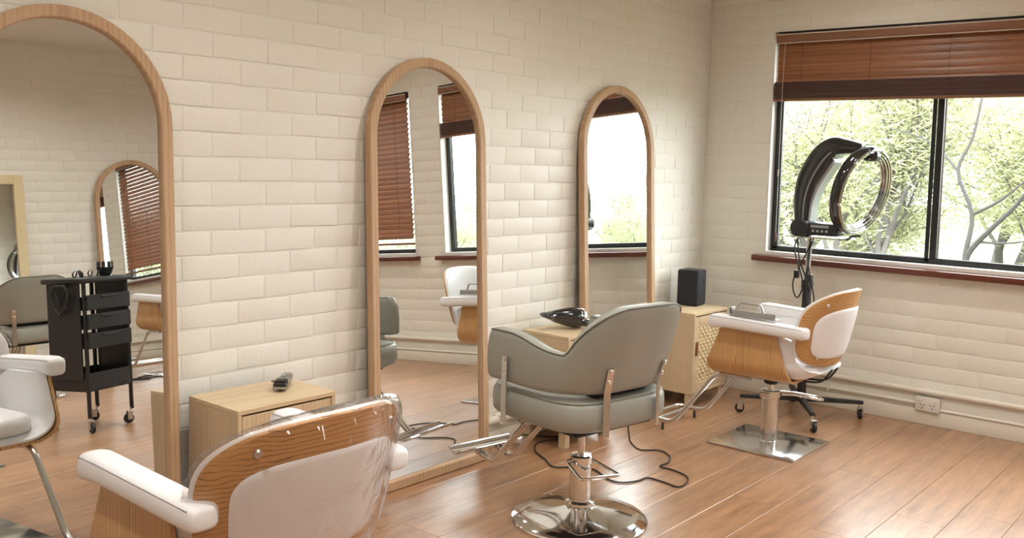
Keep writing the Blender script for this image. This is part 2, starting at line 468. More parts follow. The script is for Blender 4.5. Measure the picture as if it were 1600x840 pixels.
lay_bricks(wall_left, BX, WX, 3.466, [], lambda u, z: ((u, WY, z), 0), want_left)
def want_front(yy, z, r):
    p = proj((WX, yy, z))
    if -30 < p[0] < 1630 and -30 < p[1] < 870: return 1 + (r[1] - r[0]) * (r[3] - r[2])
    return 0.5 * (r[1] - r[0]) * (r[3] - r[2]) if (z < .9 and yy > -.4) or (.2 < yy < .65) else 0
lay_bricks(wall_front, OY, WY, 1.59, [(w[0], w[1], w[2], w[3]) for w in WIN], lambda u, z: ((WX, u, z), -PI / 2), want_front)
def want_right(x, z, r):
    return (r[1] - r[0]) * (r[3] - r[2]) / (1 + .2 * abs(x - 3.4)) if 2.55 < x < 4.9 and z > .1 else 0
lay_bricks(wall_right, BX, WX, 3.5, [], lambda u, z: ((u, OY, z), PI), want_right)

# skirting, pipes --------------------------------------------------------
struct(MB().rbox(BX, WX - .016, WY - .016, WY - .0005, 0, .082, .003).build('baseboard_left', 'pipe_paint'))
struct(MB().rbox(WX - .016, WX - .0005, OY, WY - .0005, 0, .082, .003).build('baseboard_front', 'pipe_paint'))
struct(MB().rbox(BX, WX - .02, OY + .0005, OY + .016, 0, .082, .003).build('baseboard_right', 'pipe_paint'))
struct(MB().tube([(WX - .017, OY + .01, .184), (WX - .017, WY - .03, .184)], .0145, 10).build('trim_1', 'pipe_paint'), 'cream painted pipe low on the window wall')
mb = MB().tube([(WX - .012, 1.555, .113), (WX - .012, WY - .03, .108)], .0105, 10)
for yy in (2.62, 2.05): mb.rbox(WX - .026, WX - .0005, yy - .008, yy + .008, .094, .126, .002, 1)
struct(mb.build('trim_2', 'pipe_paint'), 'thin cream conduit running into the power outlet')
struct(MB().tube([(WX - .012, 1.43, .092), (WX - .012, -1.4, .092)], .009, 10).build('trim_3', 'pipe_paint'), 'thin cream conduit right of the power outlet')
mb = MB().tube([(.3, WY - .022, .135), (WX - .05, WY - .022, .135)], .019, 12)
for xx in (3.45, 1.95, 4.9): mb.rbox(xx - .02, xx + .02, WY - .045, WY - .0005, .112, .158, .003, 1)
struct(mb.build('trim_4', 'pipe_paint'), 'cream painted pipe low on the brick wall')

# windows -----------------------------------------------------------------
def window(idx, y0, y1, z0, z1, sill, ym):
    FX0, FX1 = WX + .065, WX + .105
    fz0 = z0 + .022
    mb = MB(); w = .04
    mb.rbox(FX0, FX1, y1 - w, y1 - .004, fz0, z1 - .002, .003, 1); mb.rbox(FX0, FX1, y0 + .004, y0 + w, fz0, z1 - .002, .003, 1)
    mb.rbox(FX0, FX1, y0 + w, y1 - w, fz0, fz0 + .032, .003, 1); mb.rbox(FX0, FX1, y0 + w, y1 - w, z1 - w, z1 - .002, .003, 1)
    root = struct(mb.build('window_%d' % idx, 'frame_black'))
    # fixed light with mullion and sliding sash
    MB().rbox(FX0 - .004, FX1, ym - .018, ym + .018, fz0 + .033, z1 - w - .001, .003, 1).build('mullion', 'frame_black', root)
    mb = MB(); s0 = FX0 - .012; s1 = FX0 - .001; a, b = ym + .019, y1 - w + .018
    mb.rbox(s0, s1, a, a + .022, fz0 + .012, z1 - .05, .002, 1); mb.rbox(s0, s1, b - .03, b, fz0 + .012, z1 - .05, .002, 1)
    mb.rbox(s0, s1, a, b, fz0 + .006, fz0 + .03, .002, 1)
    mb.build('sash', 'frame_black', root)
    MB().rbox(FX0 + .002, FX0 + .006, ym - .030, ym - .020, fz0 + .034, z1 - w, .001, 1).build('sash_strip', 'silver_plastic', root)
    MB().box(FX0 + .018, FX0 + .022, ym + .018, y1 - w, fz0 + .032, z1 - w).build('pane', 'window_glass', root, ang=0)
    MB().box(FX0 + .026, FX0 + .030, y0 + w, ym - .018, fz0 + .032, z1 - w).build('pane', 'window_glass', root, ang=0)
    mb = MB()
    for yy in (sill[0], ): pass
    mb.rbox(WX - .058, WX - .0005, sill[0], sill[1], z0 - .038, z0 - .004, .004, 2)
    mb.build('window_sill', 'sill_wood', root)
    MB().rbox(WX + .0005, FX1, y0 + .002, y1 - .002, z0 - .003, fz0 - .001, .002, 1).build('bright_sill_top', 'reveal_paint', root)  # white sill top: the sky's glossy reflection put into its colour
    MB().box(WX + .002, FX1, y1 - .0035, y1 - .0005, z0, z1).build('reveal', 'reveal_paint', root, ang=0)
    MB().box(WX + .002, FX1, y0 + .0005, y0 + .0035, z0, z1).build('reveal', 'reveal_paint', root, ang=0)
    lk = MB().rbox(s0 - .008, s0, b - .022, b - .012, 1.33, 1.37, .002, 1); lk.build('latch', 'satin_steel', root)
    return root
window(1, *WIN[0], (0.465, 2.552), 1.54)
window(2, *WIN[1], (-1.79, 0.25), -.76)

# blinds ----------------------------------------------------------------------
SLAT = None
def slat_mesh(L, wdt, th=.003, mat='slat_wood'):
    mb = MB(); secs = []
    for yy in (-L / 2, L / 2):
        q = []
        for k in range(5): a = -1 + k / 2; q.append(Vector((a * wdt / 2, yy, .003 * (1 - a * a) + th / 2)))
        for k in range(5): a = 1 - k / 2; q.append(Vector((a * wdt / 2, yy, .003 * (1 - a * a) - th / 2)))
        secs.append(q)
    mb.loft(secs); o = mb.build('slat', mat); d = o.data; bpy.data.objects.remove(o); return d
def slat(parent, me, loc, tilt):
    o = bpy.data.objects.new('slat', me); COL.objects.link(o); o.parent = parent; o.location = loc; o.rotation_euler = (0, tilt, 0); return o
def blind_head(root, L):
    MB().rbox(-.012, .045, -L / 2 + .006, L / 2 - .006, -.006, .034, .003, 1, Matrix.Translation((0, 0, 0))).build('headrail', 'black_matt', root)
    MB().rbox(-.026, -.013, -L / 2, L / 2, -.034, .026, .002, 2).build('valance', 'blind_rail', root)
    MB().rbox(-.0285, -.0262, -L / 2 + .002, L / 2 - .002, .0175, .0225, .0008, 1).build('valance_line', 'cord_white', root)  # thin pale lines along the valance's upper and lower edges
    MB().rbox(-.0285, -.0262, -L / 2 + .002, L / 2 - .002, -.0325, -.0285, .0008, 1).build('valance_line', 'cord_white', root)
b1 = empty('venetian_blind', (WX + .012, 1.51, 2.15))
tag(b1, 'brown timber venetian blind pulled up above the window behind the hood dryer', 'blind')
L = 1.93; blind_head(b1, L)
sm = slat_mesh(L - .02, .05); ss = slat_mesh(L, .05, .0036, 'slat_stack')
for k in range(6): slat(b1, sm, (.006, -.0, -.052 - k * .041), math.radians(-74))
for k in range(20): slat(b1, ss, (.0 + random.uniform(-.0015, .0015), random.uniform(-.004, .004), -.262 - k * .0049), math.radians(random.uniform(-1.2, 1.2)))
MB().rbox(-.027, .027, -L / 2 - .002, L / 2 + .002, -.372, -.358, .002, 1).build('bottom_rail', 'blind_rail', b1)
for yy in (.80, .40, -.02, -.42, -.80):
    MB().tube([(-.023, yy, -.03), (-.022, yy + .004, -.15), (-.029, yy + .002, -.258), (-.029, yy, -.36)], .0014, 5).build('ladder_cord', 'cord_white' if abs(yy) > 9 else 'slat_stack', b1)
MB().tube(smooth_path([(-.03, .905, -.03), (-.032, .91, -.3), (-.033, .908, -.8), (-.034, .907, -1.17)], 4), .0013, 5).build('lift_cord', 'cord_white', b1)
MB().lathe([(.002, -1.215), (.006, -1.205), (.005, -1.165), (.002, -1.16)], 10, Matrix.Translation((-.034, .907, 0))).build('cord_tassel', 'sill_wood', b1)
b2 = empty('venetian_blind', (WX + .012, -0.775, 2.15))
tag(b2, 'brown timber venetian blind lowered over the window seen in the tall mirrors', 'blind')
L = 1.90; sm = slat_mesh(L - .02, .05); blind_head(b2, L)
nsl = 27
for k in range(nsl + 1): slat(b2, sm, (.010, 0, -.022 - k * .0412), math.radians(-62))
MB().rbox(-.02, .03, -L / 2, L / 2, -1.205, -1.187, .002, 1).build('bottom_rail', 'blind_rail', b2)
for yy in (.80, .40, -.02, -.42, -.80):
    MB().tube([(-.018, yy, -.03), (-.018, yy, -1.19)], .0014, 5).build('ladder_cord', 'slat_stack', b2)

# ceiling downlights -----------------------------------------------------------
def downlight(x, y, lab):
    o = empty('ceiling_downlight', (x, y, CZ))
    tag(o, lab, 'ceiling light', 'recessed ceiling downlights')
    MB().lathe([(.045, -.001), (.05, -.006), (.062, -.004), (.064, -.0005)], 24, cap=False).build('trim_ring', 'ceiling_paint', o)
    MB().lathe([(.001, -.0035), (.044, -.0035), (.045, -.001), (.001, -.001)], 24).build('lens', 'lamp_lens', o)
    ld = bpy.data.lights.new('downlight', 'SPOT'); ld.energy = LAMP_W * (0.45 if x > 4 else 1.0); ld.spot_size = math.radians(150); ld.spot_blend = 1.0
    ld.shadow_soft_size = 0.09; ld.color = (1.0, 0.97, 0.92)
    lo = bpy.data.objects.new('downlight_lamp', ld); COL.objects.link(lo); lo.parent = o; lo.location = (0, 0, -.02)
for i, p in enumerate(DOWNLIGHTS):
    downlight(p[0], p[1], 'recessed ceiling downlight, %s, in the row %s' % (('farthest from the windows', 'third from the windows', 'second from the windows', 'nearest the windows')[i % 4], ('by the opposite wall', 'along the middle', 'above the arched mirrors')[i // 4]))

# ------------------------------------------------------------------ arched mirrors
def arch_pts(hw, zb, zs, n=28):
    p = [(-hw, zb)] + [(-hw, zb + (zs - zb) * k / 6) for k in range(1, 6)]
    p += [(-hw * math.cos(PI * k / n), zs + hw * math.sin(PI * k / n)) for k in range(n + 1)]
    p += [(hw, zs + (zb - zs) * k / 6) for k in range(1, 6)] + [(hw, zb)]
    return p
def arch_mirror(loc, rz, lean, label, glass_loose=False):
    root = empty('arched_mirror', loc, 0); root.rotation_euler = (-lean, 0, rz)
    tag(root, label, 'mirror', 'arched standing mirrors')
    W, D, HW, H = .04, .034, .35, 1.80
    O, I = arch_pts(HW, 0, H - HW), arch_pts(HW - W, W, H - HW)
    secs = []
    for (ox, oz), (ix, iz) in zip(O, I):
        e = .004; vx, vz = (ix - ox), (iz - oz); l_ = math.hypot(vx, vz); vx, vz = vx / l_ * e, vz / l_ * e
        secs.append([Vector((ox, -D + e, oz)), Vector((ox + vx, -D, oz + vz)), Vector((ix - vx, -D, iz - vz)), Vector((ix, -D + e, iz)), Vector((ix, 0, iz)), Vector((ox, 0, oz))])
    MB().loft(secs, closed=True).build('frame', 'oak_frame', root, ang=40)
    G = arch_pts(HW - W + .004, W - .004, H - HW)
    k = len(G); mb = MB()
    mb.add([(x, -D + .017, z) for x, z in G] + [(x, -D + .022, z) for x, z in G], [tuple(range(k)), tuple(reversed(range(k, 2 * k)))] + [(i, (i + 1) % k, k + (i + 1) % k, k + i) for i in range(k)])
    mb.build('glass', 'mirror_glass', root, ang=0)
    mb = MB(); mb.add([(x, -.012, z) for x, z in G] + [(x, -.003, z) for x, z in G], [tuple(range(k)), tuple(reversed(range(k, 2 * k)))] + [(i, (i + 1) % k, k + (i + 1) % k, k + i) for i in range(k)])
    mb.build('backing', 'cab_inner', root, ang=0)
    return root
LEAN = math.radians(2.9)
MY = WY - .003 - 1.80 * math.sin(LEAN)
arch_mirror((MX[0], MY, .0), 0, LEAN, 'large arched oak mirror at the left edge, behind the plastic-wrapped white chair')
arch_mirror((MX[1], MY, .0), 0, LEAN, 'middle arched oak mirror leaning on the brick wall, grey chair before it')
arch_mirror((MX[2], MY, .0), 0, LEAN, 'smallest looking arched oak mirror, nearest the room corner, showing the window')
arch_mirror((4.31, OY + .003 + 1.80 * math.sin(LEAN), .0), PI, LEAN, 'arched oak mirror on the opposite wall, seen only inside the left mirror')
rm = empty('rectangular_mirror', (2.98, OY + .003 + 1.66 * math.sin(LEAN), 0)); rm.rotation_euler = (-LEAN, 0, PI)
tag(rm, 'rectangular pale timber framed mirror seen at the left edge inside the left mirror', 'mirror')
W, H, FW_, D = .40, 1.66, .075, .03
for nm, q in (('frame_stile', (-W, -W + FW_, 0, H)), ('frame_stile', (W - FW_, W, 0, H)), ('frame_rail', (-W + FW_, W - FW_, 0, FW_)), ('frame_rail', (-W + FW_, W - FW_, H - FW_, H))):
    MB().rbox(q[0], q[1], -D, 0, q[2], q[3], .003, 1).build(nm, 'pale_frame', rm)
MB().box(-W + FW_ - .004, W - FW_ + .004, -D + .015, -D + .02, FW_ - .004, H - FW_ + .004).build('glass', 'mirror_glass', rm, ang=0)

# ------------------------------------------------------------------ cabinets
CW, CD, CH, LEG = .40, .285, .547, .085
def weave(x0, x1, z0, z1, y):
    mb = MB(); nx = round((x1 - x0) / .0215); nz = round((z1 - z0) / .0215); dx, dz = (x1 - x0) / nx, (z1 - z0) / nz
    for i in range(nx):
        for j in range(nz):
            cx, cz = x0 + (i + .5) * dx, z0 + (j + .5) * dz
            hor = (i + j) % 2 == 0; secs = []
            for k in range(5):
                a = -1 + k / 2; b = .0055 * (1 - a * a)
                if hor: secs.append([Vector((cx + a * dx * .56, y - b, cz - dz * .46)), Vector((cx + a * dx * .56, y - b, cz + dz * .46))])
                else: secs.append([Vector((cx - dx * .46, y - b, cz + a * dz * .56)), Vector((cx + dx * .46, y - b, cz + a * dz * .56))])
            mb.loft(secs, ring=False, cap=False)
    return mb
def cabinet(x0, y0, label):
    r = empty('cabinet', (x0, y0, 0)); tag(r, label, 'cabinet', 'small oak cabinets between the mirrors')
    t = .016
    MB().rbox(0, CW, 0, CD, CH - t, CH, .0015, 1).build('top', 'cab_veneer_h', r)
    MB().rbox(0, t, .0, CD, LEG, CH - t - .0005, .001, 1).build('side_panel', 'cab_veneer_v', r)
    MB().rbox(CW - t, CW, .0, CD, LEG, CH - t - .0005, .001, 1).build('side_panel', 'cab_veneer_v', r)
    MB().rbox(t, CW - t, .0, CD, LEG, LEG + t, .001, 1).build('bottom_panel', 'cab_veneer_h', r)
    MB().box(t, CW - t, CD - .008, CD - .002, LEG + t, CH - t).build('back_panel', 'cab_inner', r, ang=0)
    # inset door
    a, b, c, d = t + .003, CW - t - .003, LEG + t + .003, CH - t - .007
    fw_ = .042
    mb = MB()
    mb.rbox(a, a + fw_, .002, .018, c, d, .001, 1); mb.rbox(b - fw_, b, .002, .018, c, d, .001, 1)
    mb.rbox(a + fw_, b - fw_, .002, .018, c, c + fw_, .001, 1); mb.rbox(a + fw_, b - fw_, .002, .018, d - fw_, d, .001, 1)
    door = mb.build('door', 'cab_veneer_v', r)
    MB().box(a + fw_, b - fw_, .0115, .0165, c + fw_, d - fw_).build('door_backing', 'cab_weave', door, ang=0)
    w_ = weave(a + fw_, b - fw_, c + fw_, d - fw_, .0108).build('woven_panel', 'cab_weave', door, ang=60); w_['kind'] = 'stuff'
    MB().rbox(a + .008, a + .022, -.011, .0015, .305, .385, .004, 2).build('handle', 'leather_tab', door)
    for lx in (.012, CW - .052):
        for ly in (.012, CD - .052): MB().rbox(lx, lx + .04, ly, ly + .04, 0, LEG - .0005, .002, 1).build('leg', 'cab_veneer_v', r)
    return r
cabinet(1.757, 2.572, 'oak cabinet with hair clippers on top, beside the left mirror')
cabinet(3.620, 2.628, 'oak cabinet with the blow dryer on top, behind the grey chair')
cabinet(4.742, 2.575, 'oak cabinet with black speaker on top, in the room corner')

# ------------------------------------------------------------------ white and plywood chairs
def uprofile(hw, zt, zb, rad, n=10):
    p = []
    for k in range(5): p.append((-hw, zt + (zb + rad - zt) * k / 5))
    for k in range(n + 1):
        a = PI + PI / 2 * k / n; p.append((-hw + rad + rad * math.cos(a), zb + rad + rad * math.sin(a)))
    for k in range(1, 5): p.append((-hw + rad + (2 * hw - 2 * rad) * k / 5, zb))
    for k in range(n + 1):
        a = -PI / 2 + PI / 2 * k / n; p.append((hw - rad + rad * math.cos(a), zb + rad + rad * math.sin(a)))
    for k in range(4, -1, -1): p.append((hw, zt + (zb + rad - zt) * k / 5))
    return p
def lerp(a, b, t): return a + (b - a) * max(0, min(1, t))
def panel_y(z):
    f = lerp(.222, .150, (z - .425) / .18); f -= .014 * max(0, (.40 - z) / .035)
    r = lerp(-.195, -.128, (z - .40) / .20)
    return r, f
BZ, BHW, BHH = .622, .272, .174
def back_surf(x, z):
    return Vector((x, -.352 - .24 * (z - BZ) + .115 * min(1.6, (x / BHW) ** 2), z))
def back_outline(th, s=1.0, e=.62):
    c, q = math.cos(th), math.sin(th)
    x, z = sgnpow(c, e) * BHW * s, sgnpow(q, e) * BHH * s
    x *= 1 + .05 * (z / BHH)
    z += .02 * (1 - (x / BHW) ** 2) * (1 if z > 0 else .3) * s
    return x, z
def back_pad(s, y_in, y_out, bulge_in=0, bulge_out=0, nr=9, nth=56, sx=1, sz=1, dz=0, e=.62, noise=0, edge=.12):
    """curved pad over the backrest surface; y_in toward sitter, y_out toward rear"""
    rr = random.Random(11); mb = MB(); pts = []; F = []
    rings = [0.001] + [((k + 1) / nr) ** .8 for k in range(nr)]
    def layer(sign, off, bulge):
        out = []
        for r_ in rings:
            row = []
            for j in range(nth):
                th = 2 * PI * j / nth; x, z = back_outline(th, s, e); x, z = x * r_ * sx, z * r_ * sz + dz
                P = back_surf(x, BZ + z)
                t = off + bulge * (1 - r_ ** 4)
                if r_ > .93: t -= min(abs(off), edge * .03) * 0
                if noise: t += noise * rr.uniform(-1, 1) * max(0, r_ - .25)
                row.append(P + Vector((0, sign * t, 0)))
            out.append(row)
        return out
    A, B = layer(1, y_in, bulge_in), layer(-1, y_out, bulge_out)
    secs = A + [[(a + b) / 2 + (Vector((a.x, 0, a.z - BZ - dz)).normalized()) * (.35 * (a - b).length) for a, b in zip(A[-1], B[-1])]] + B[::-1]
    return mb.loft(secs)
def arm_rest(sx):
    secs = []; ys_ = [-.288, -.284, -.272, -.25, -.15, -.05, .05, .12, .165, .19, .203, .208]
    sc_ = [.55, .8, .95, 1, 1, 1, 1, 1, 1, .95, .78, .5]
    for yy, s in zip(ys_, sc_):
        zc = lerp(.622, .634, (yy + .29) / .4) - .010 * max(0, (yy - .13) / .08) ** 2
        q = []
        for k in range(20):
            a = 2 * PI * k / 20
            q.append(Vector((sx * .272 + .0395 * s * sgnpow(math.cos(a), .6), yy, zc + (.030 + .006 * max(0, (yy - .1) / .1)) * s * sgnpow(math.sin(a), .6))))
        secs.append(q)
    return MB().loft(secs)
def footrest_white(r):
    p = [(-.165, .03, .352), (-.165, .215, .350), (-.172, .445, .05), (-.160, .61, .055), (.160, .61, .055), (.172, .445, .05), (.165, .215, .350), (.165, .03, .352)]
    fr = MB().tube(round_path(p, .05, 6), .0115, 10).build('footrest', 'satin_steel', r)
    MB().tube([(-.166, .54, .053), (.166, .54, .053)], .009, 8).build('foot_bar', 'satin_steel', fr)
    for s in (-1, 1): MB().lathe([(.006, 0), (.007, .003), (.006, .03), (.005, .037)], 10, Matrix.Translation((s * .168, .51, 0))).build('foot_stop', 'rubber', fr)
def white_chair(loc, rz, label):
    r = empty('salon_chair', loc, rz); tag(r, label, 'chair', 'white and plywood salon chairs')
    # bent plywood shell
    prof = uprofile(.262, .612, .368, .085); G = []
    for x, z in prof:
        a, b = panel_y(z); G.append([Vector((x, a + (b - a) * k / 6, z)) for k in range(7)])
    sh = thick(MB(), G, -.006, .006).build('seat_shell', 'ply_v', r, ang=40)
    # padded inner lining sweeping back under the backrest
    G = []; ny = 16
    for i, (x, z) in enumerate(uprofile(1, 1, 0, .40)):
        row = []
        for k in range(ny + 1):
            v = k / ny
            hz = .374 + z * (.612 - .374)
            f = panel_y(hz)[1] - .002
            yr_ = lerp(-.292, -.215, (hz - .395) / .11); yy = f + (yr_ - f) * v
            t = max(0, (-.10 - yy) / .235)
            hw = .254 * math.sqrt(max(.05, 1 - .80 * t ** 2.2)); zb = .374 + .075 * t ** 3; zt = .610 - .09 * t
            row.append(Vector((x * hw, yy, zb + z * (zt - zb))))
        G.append(row)
    n_ = len(G)
    thick(MB(), G, lambda i, j: -.001, lambda i, j: -.036 * (1 - .75 * (abs(2 * j / ny - 1)) ** 6)).build('inner_lining', 'white_leather', r, ang=60)
    superell(0, -.04, .432, .205, .245, .042, .45, .4, 32, 10).build('seat_cushion', 'white_leather', r, ang=60)
    for s in (-1, 1):
        ar = arm_rest(s).build('armrest', 'white_leather', r, ang=60)
        pa = [(s * .272 + c * .036, yy, lerp(.622, .634, (yy + .29) / .4) + .0205) for c, yy in ((-1, -.27), (-1, -.1), (-1, .1), (-1, .19), (1, .19), (1, .1), (1, -.1), (1, -.27))]
        MB().tube(pa, .0013, 5, closed=True).build('seam', 'seam', ar)
    bs = back_pad(1.0, .003, .009).build('backrest', 'ply_h', r, ang=40)
    back_pad(1.004, .020, -.0035, bulge_in=.034).build('back_cushion', 'white_leather', bs, ang=60)
    back_pad(1.0, -.0095, .016, bulge_out=.006, sx=.80, sz=.66, dz=-.018, e=.5).build('rear_pad', 'white_leather', bs, ang=60)
    for bx, bz in ((-.185, .752), (.185, .752), (-.165, .502), (.165, .502)):
        p = back_surf(bx, bz) + Vector((0, -.010, 0))
        d_ = Matrix.Translation(p) @ Matrix.Rotation(PI / 2, 4, 'X')
        MB().lathe([(.001, .006), (.006, .0055), (.010, .002), (.0105, -.001)], 14, d_).build('bolt', 'satin_steel', bs)
    for s in (-1, 1):
        q = [(s * .035 + w, yy, zz) for yy, zz in ((-.10, .350), (-.19, .352), (-.268, .366), (-.318, .43)) for w in (0,)]
        MB().tube(smooth_path(q, 6), .014, 8, flat=.35).build('back_bracket', 'black_matt', r)
    MB().rbox(-.11, .11, -.11, .11, .342, .361, .004, 1).build('seat_plate', 'black_matt', r)
    MB().lathe([(.03, .305), (.036, .312), (.036, .342)], 20).build('mount', 'black_plastic', r)
    MB().lathe([(.019, .26), (.019, .312)], 20).build('piston', 'chrome', r)
    MB().lathe([(.001, .012), (.046, .012), (.046, .018), (.043, .022), (.043, .235), (.049, .238), (.049, .272), (.045, .276), (.001, .277)], 32).build('column', 'worn_chrome', r)
    MB().rbox(-.220, .220, -.228, .228, 0.0005, .0125, .005, 2).build('base_plate', 'worn_chrome', r)
    lv = [(.02, -.045, .255), (.085, -.095, .25), (.13, -.185, .235), (.18, -.205, .225), (.215, -.155, .225), (.155, -.065, .24), (.05, .02, .255)]
    MB().tube(round_path(lv, .03, 5), .0075, 8).build('pump_lever', 'chrome', r)
    MB().rbox(-.062, -.04, -.02, .03, .238, .268, .003, 1).build('lever_pivot', 'chrome', r)
    footrest_white(r)
    return r
C1, C2 = (1.345, 1.965, 0), (4.45, 1.975, 0)
ch1 = white_chair(C1, 0, 'nearest white chair with plywood back wrapped in clear plastic')
def place(src, loc, rz, label):
    c = copy_tree(src); c.location = loc; c.rotation_euler = (0, 0, rz); c['label'] = label; return c
place(ch1, C2, 0, 'white and plywood chair in front of the hood dryer, a grey bracket on its arm')
place(ch1, (4.18, -1.28, 0), PI, 'white and plywood chair glimpsed behind the black trolley, inside the left mirror')

# clear film over the nearest chair's backrest
mb = back_pad(1.022, .027, .026, bulge_in=.032, bulge_out=.004, nr=12, nth=90, noise=.0016, e=.58)
film = mb.build('plastic_cover', 'film', None, ang=80, loc=C1)
tag(film, 'wrinkled clear plastic cover over the backrest of the nearest chair', 'plastic cover')
rr = random.Random(4)
for k in range(16):
    x = rr.uniform(-.16, .24); z = BZ + BHH * (1.02 - .35 * (abs(x) / BHW) ** 4) + rr.uniform(0, .006)
    p = back_surf(x, z) + Vector((0, rr.uniform(-.03, .02), 0)); L_ = rr.uniform(.004, .014) if k else .034
    d = Vector((rr.uniform(-.4, .4), -.6, rr.uniform(-.8, .5))).normalized()
    w = Vector((1, 0, .3)).normalized() * rr.uniform(.001, .0028)
    MB().add([p - w, p + w, p + w * .4 + d * L_, p - w * .4 + d * L_, p - w + Vector((0, .001, 0)), p + w + Vector((0, .001, 0))], [(0, 1, 2, 3), (4, 3, 2, 5), (0, 4, 5, 1), (0, 3, 4), (1, 5, 2)]).build('torn_strip', 'tissue', film, ang=0)

# grey bracket on the arm of the far white chair
gb = empty('metal_bracket', (C2[0] - .262, C2[1] - .01, .6665)); tag(gb, 'grey metal bracket with a loop handle lying on the white armrest', 'bracket')
MB().rbox(-.024, .024, -.125, .115, 0, .006, .002, 1).build('base_plate', 'grey_metal', gb)
MB().rbox(-.022, -.016, -.120, .112, .006, .030, .002, 1).build('flange', 'grey_metal', gb)
MB().tube(round_path([(-.019, -.062, .025), (-.019, -.045, .066), (-.019, .058, .066), (-.019, .075, .025)], .012, 4), .0055, 6).build('handle', 'grey_metal', gb)
MB().rbox(-.022, .018, .100, .115, .006, .040, .003, 1).build('end_stop', 'grey_metal', gb)

# ------------------------------------------------------------------ grey chair
def grey_plan(s):
    """plan curve of arm-back-arm, s in -1..1 ; returns pos, outward normal"""
    hw, yf, yb, rc = .268, .235, -.215, .20
    seg = [yf - (yb + rc), PI / 2 * rc, 2 * (hw - rc), PI / 2 * rc, yf - (yb + rc)]
    T = sum(seg); d = (s + 1) / 2 * T
    if d <= seg[0]: return Vector((-hw, yf - d, 0)), Vector((-1, 0, 0))
    d -= seg[0]
    if d <= seg[1]:
        a = PI + d / rc; return Vector((-hw + rc + rc * math.cos(a), yb + rc + rc * math.sin(a), 0)), Vector((math.cos(a), math.sin(a), 0))
    d -= seg[1]
    if d <= seg[2]: return Vector((-hw + rc + d, yb, 0)), Vector((0, -1, 0))
    d -= seg[2]
    if d <= seg[3]:
        a = 1.5 * PI + d / rc; return Vector((hw - rc + rc * math.cos(a), yb + rc + rc * math.sin(a), 0)), Vector((math.cos(a), math.sin(a), 0))
    d -= seg[3]
    return Vector((hw, yb + rc + d, 0)), Vector((1, 0, 0))
def sstep(a, b, t):
    t = max(0, min(1, (t - a) / (b - a))); return t * t * (3 - 2 * t)
def grey_top(s):
    a = abs(s)
    h = .700 + .045 * sstep(.40, .80, a)                 # arm: rises toward the front
    t = max(0, min(1, (.395 - a) / .255)); back = .700 + .178 * math.sin(PI / 2 * t) ** .82
    z = max(h, back)
    z -= .035 * sstep(.94, 1.0, a) ** 2
    return z
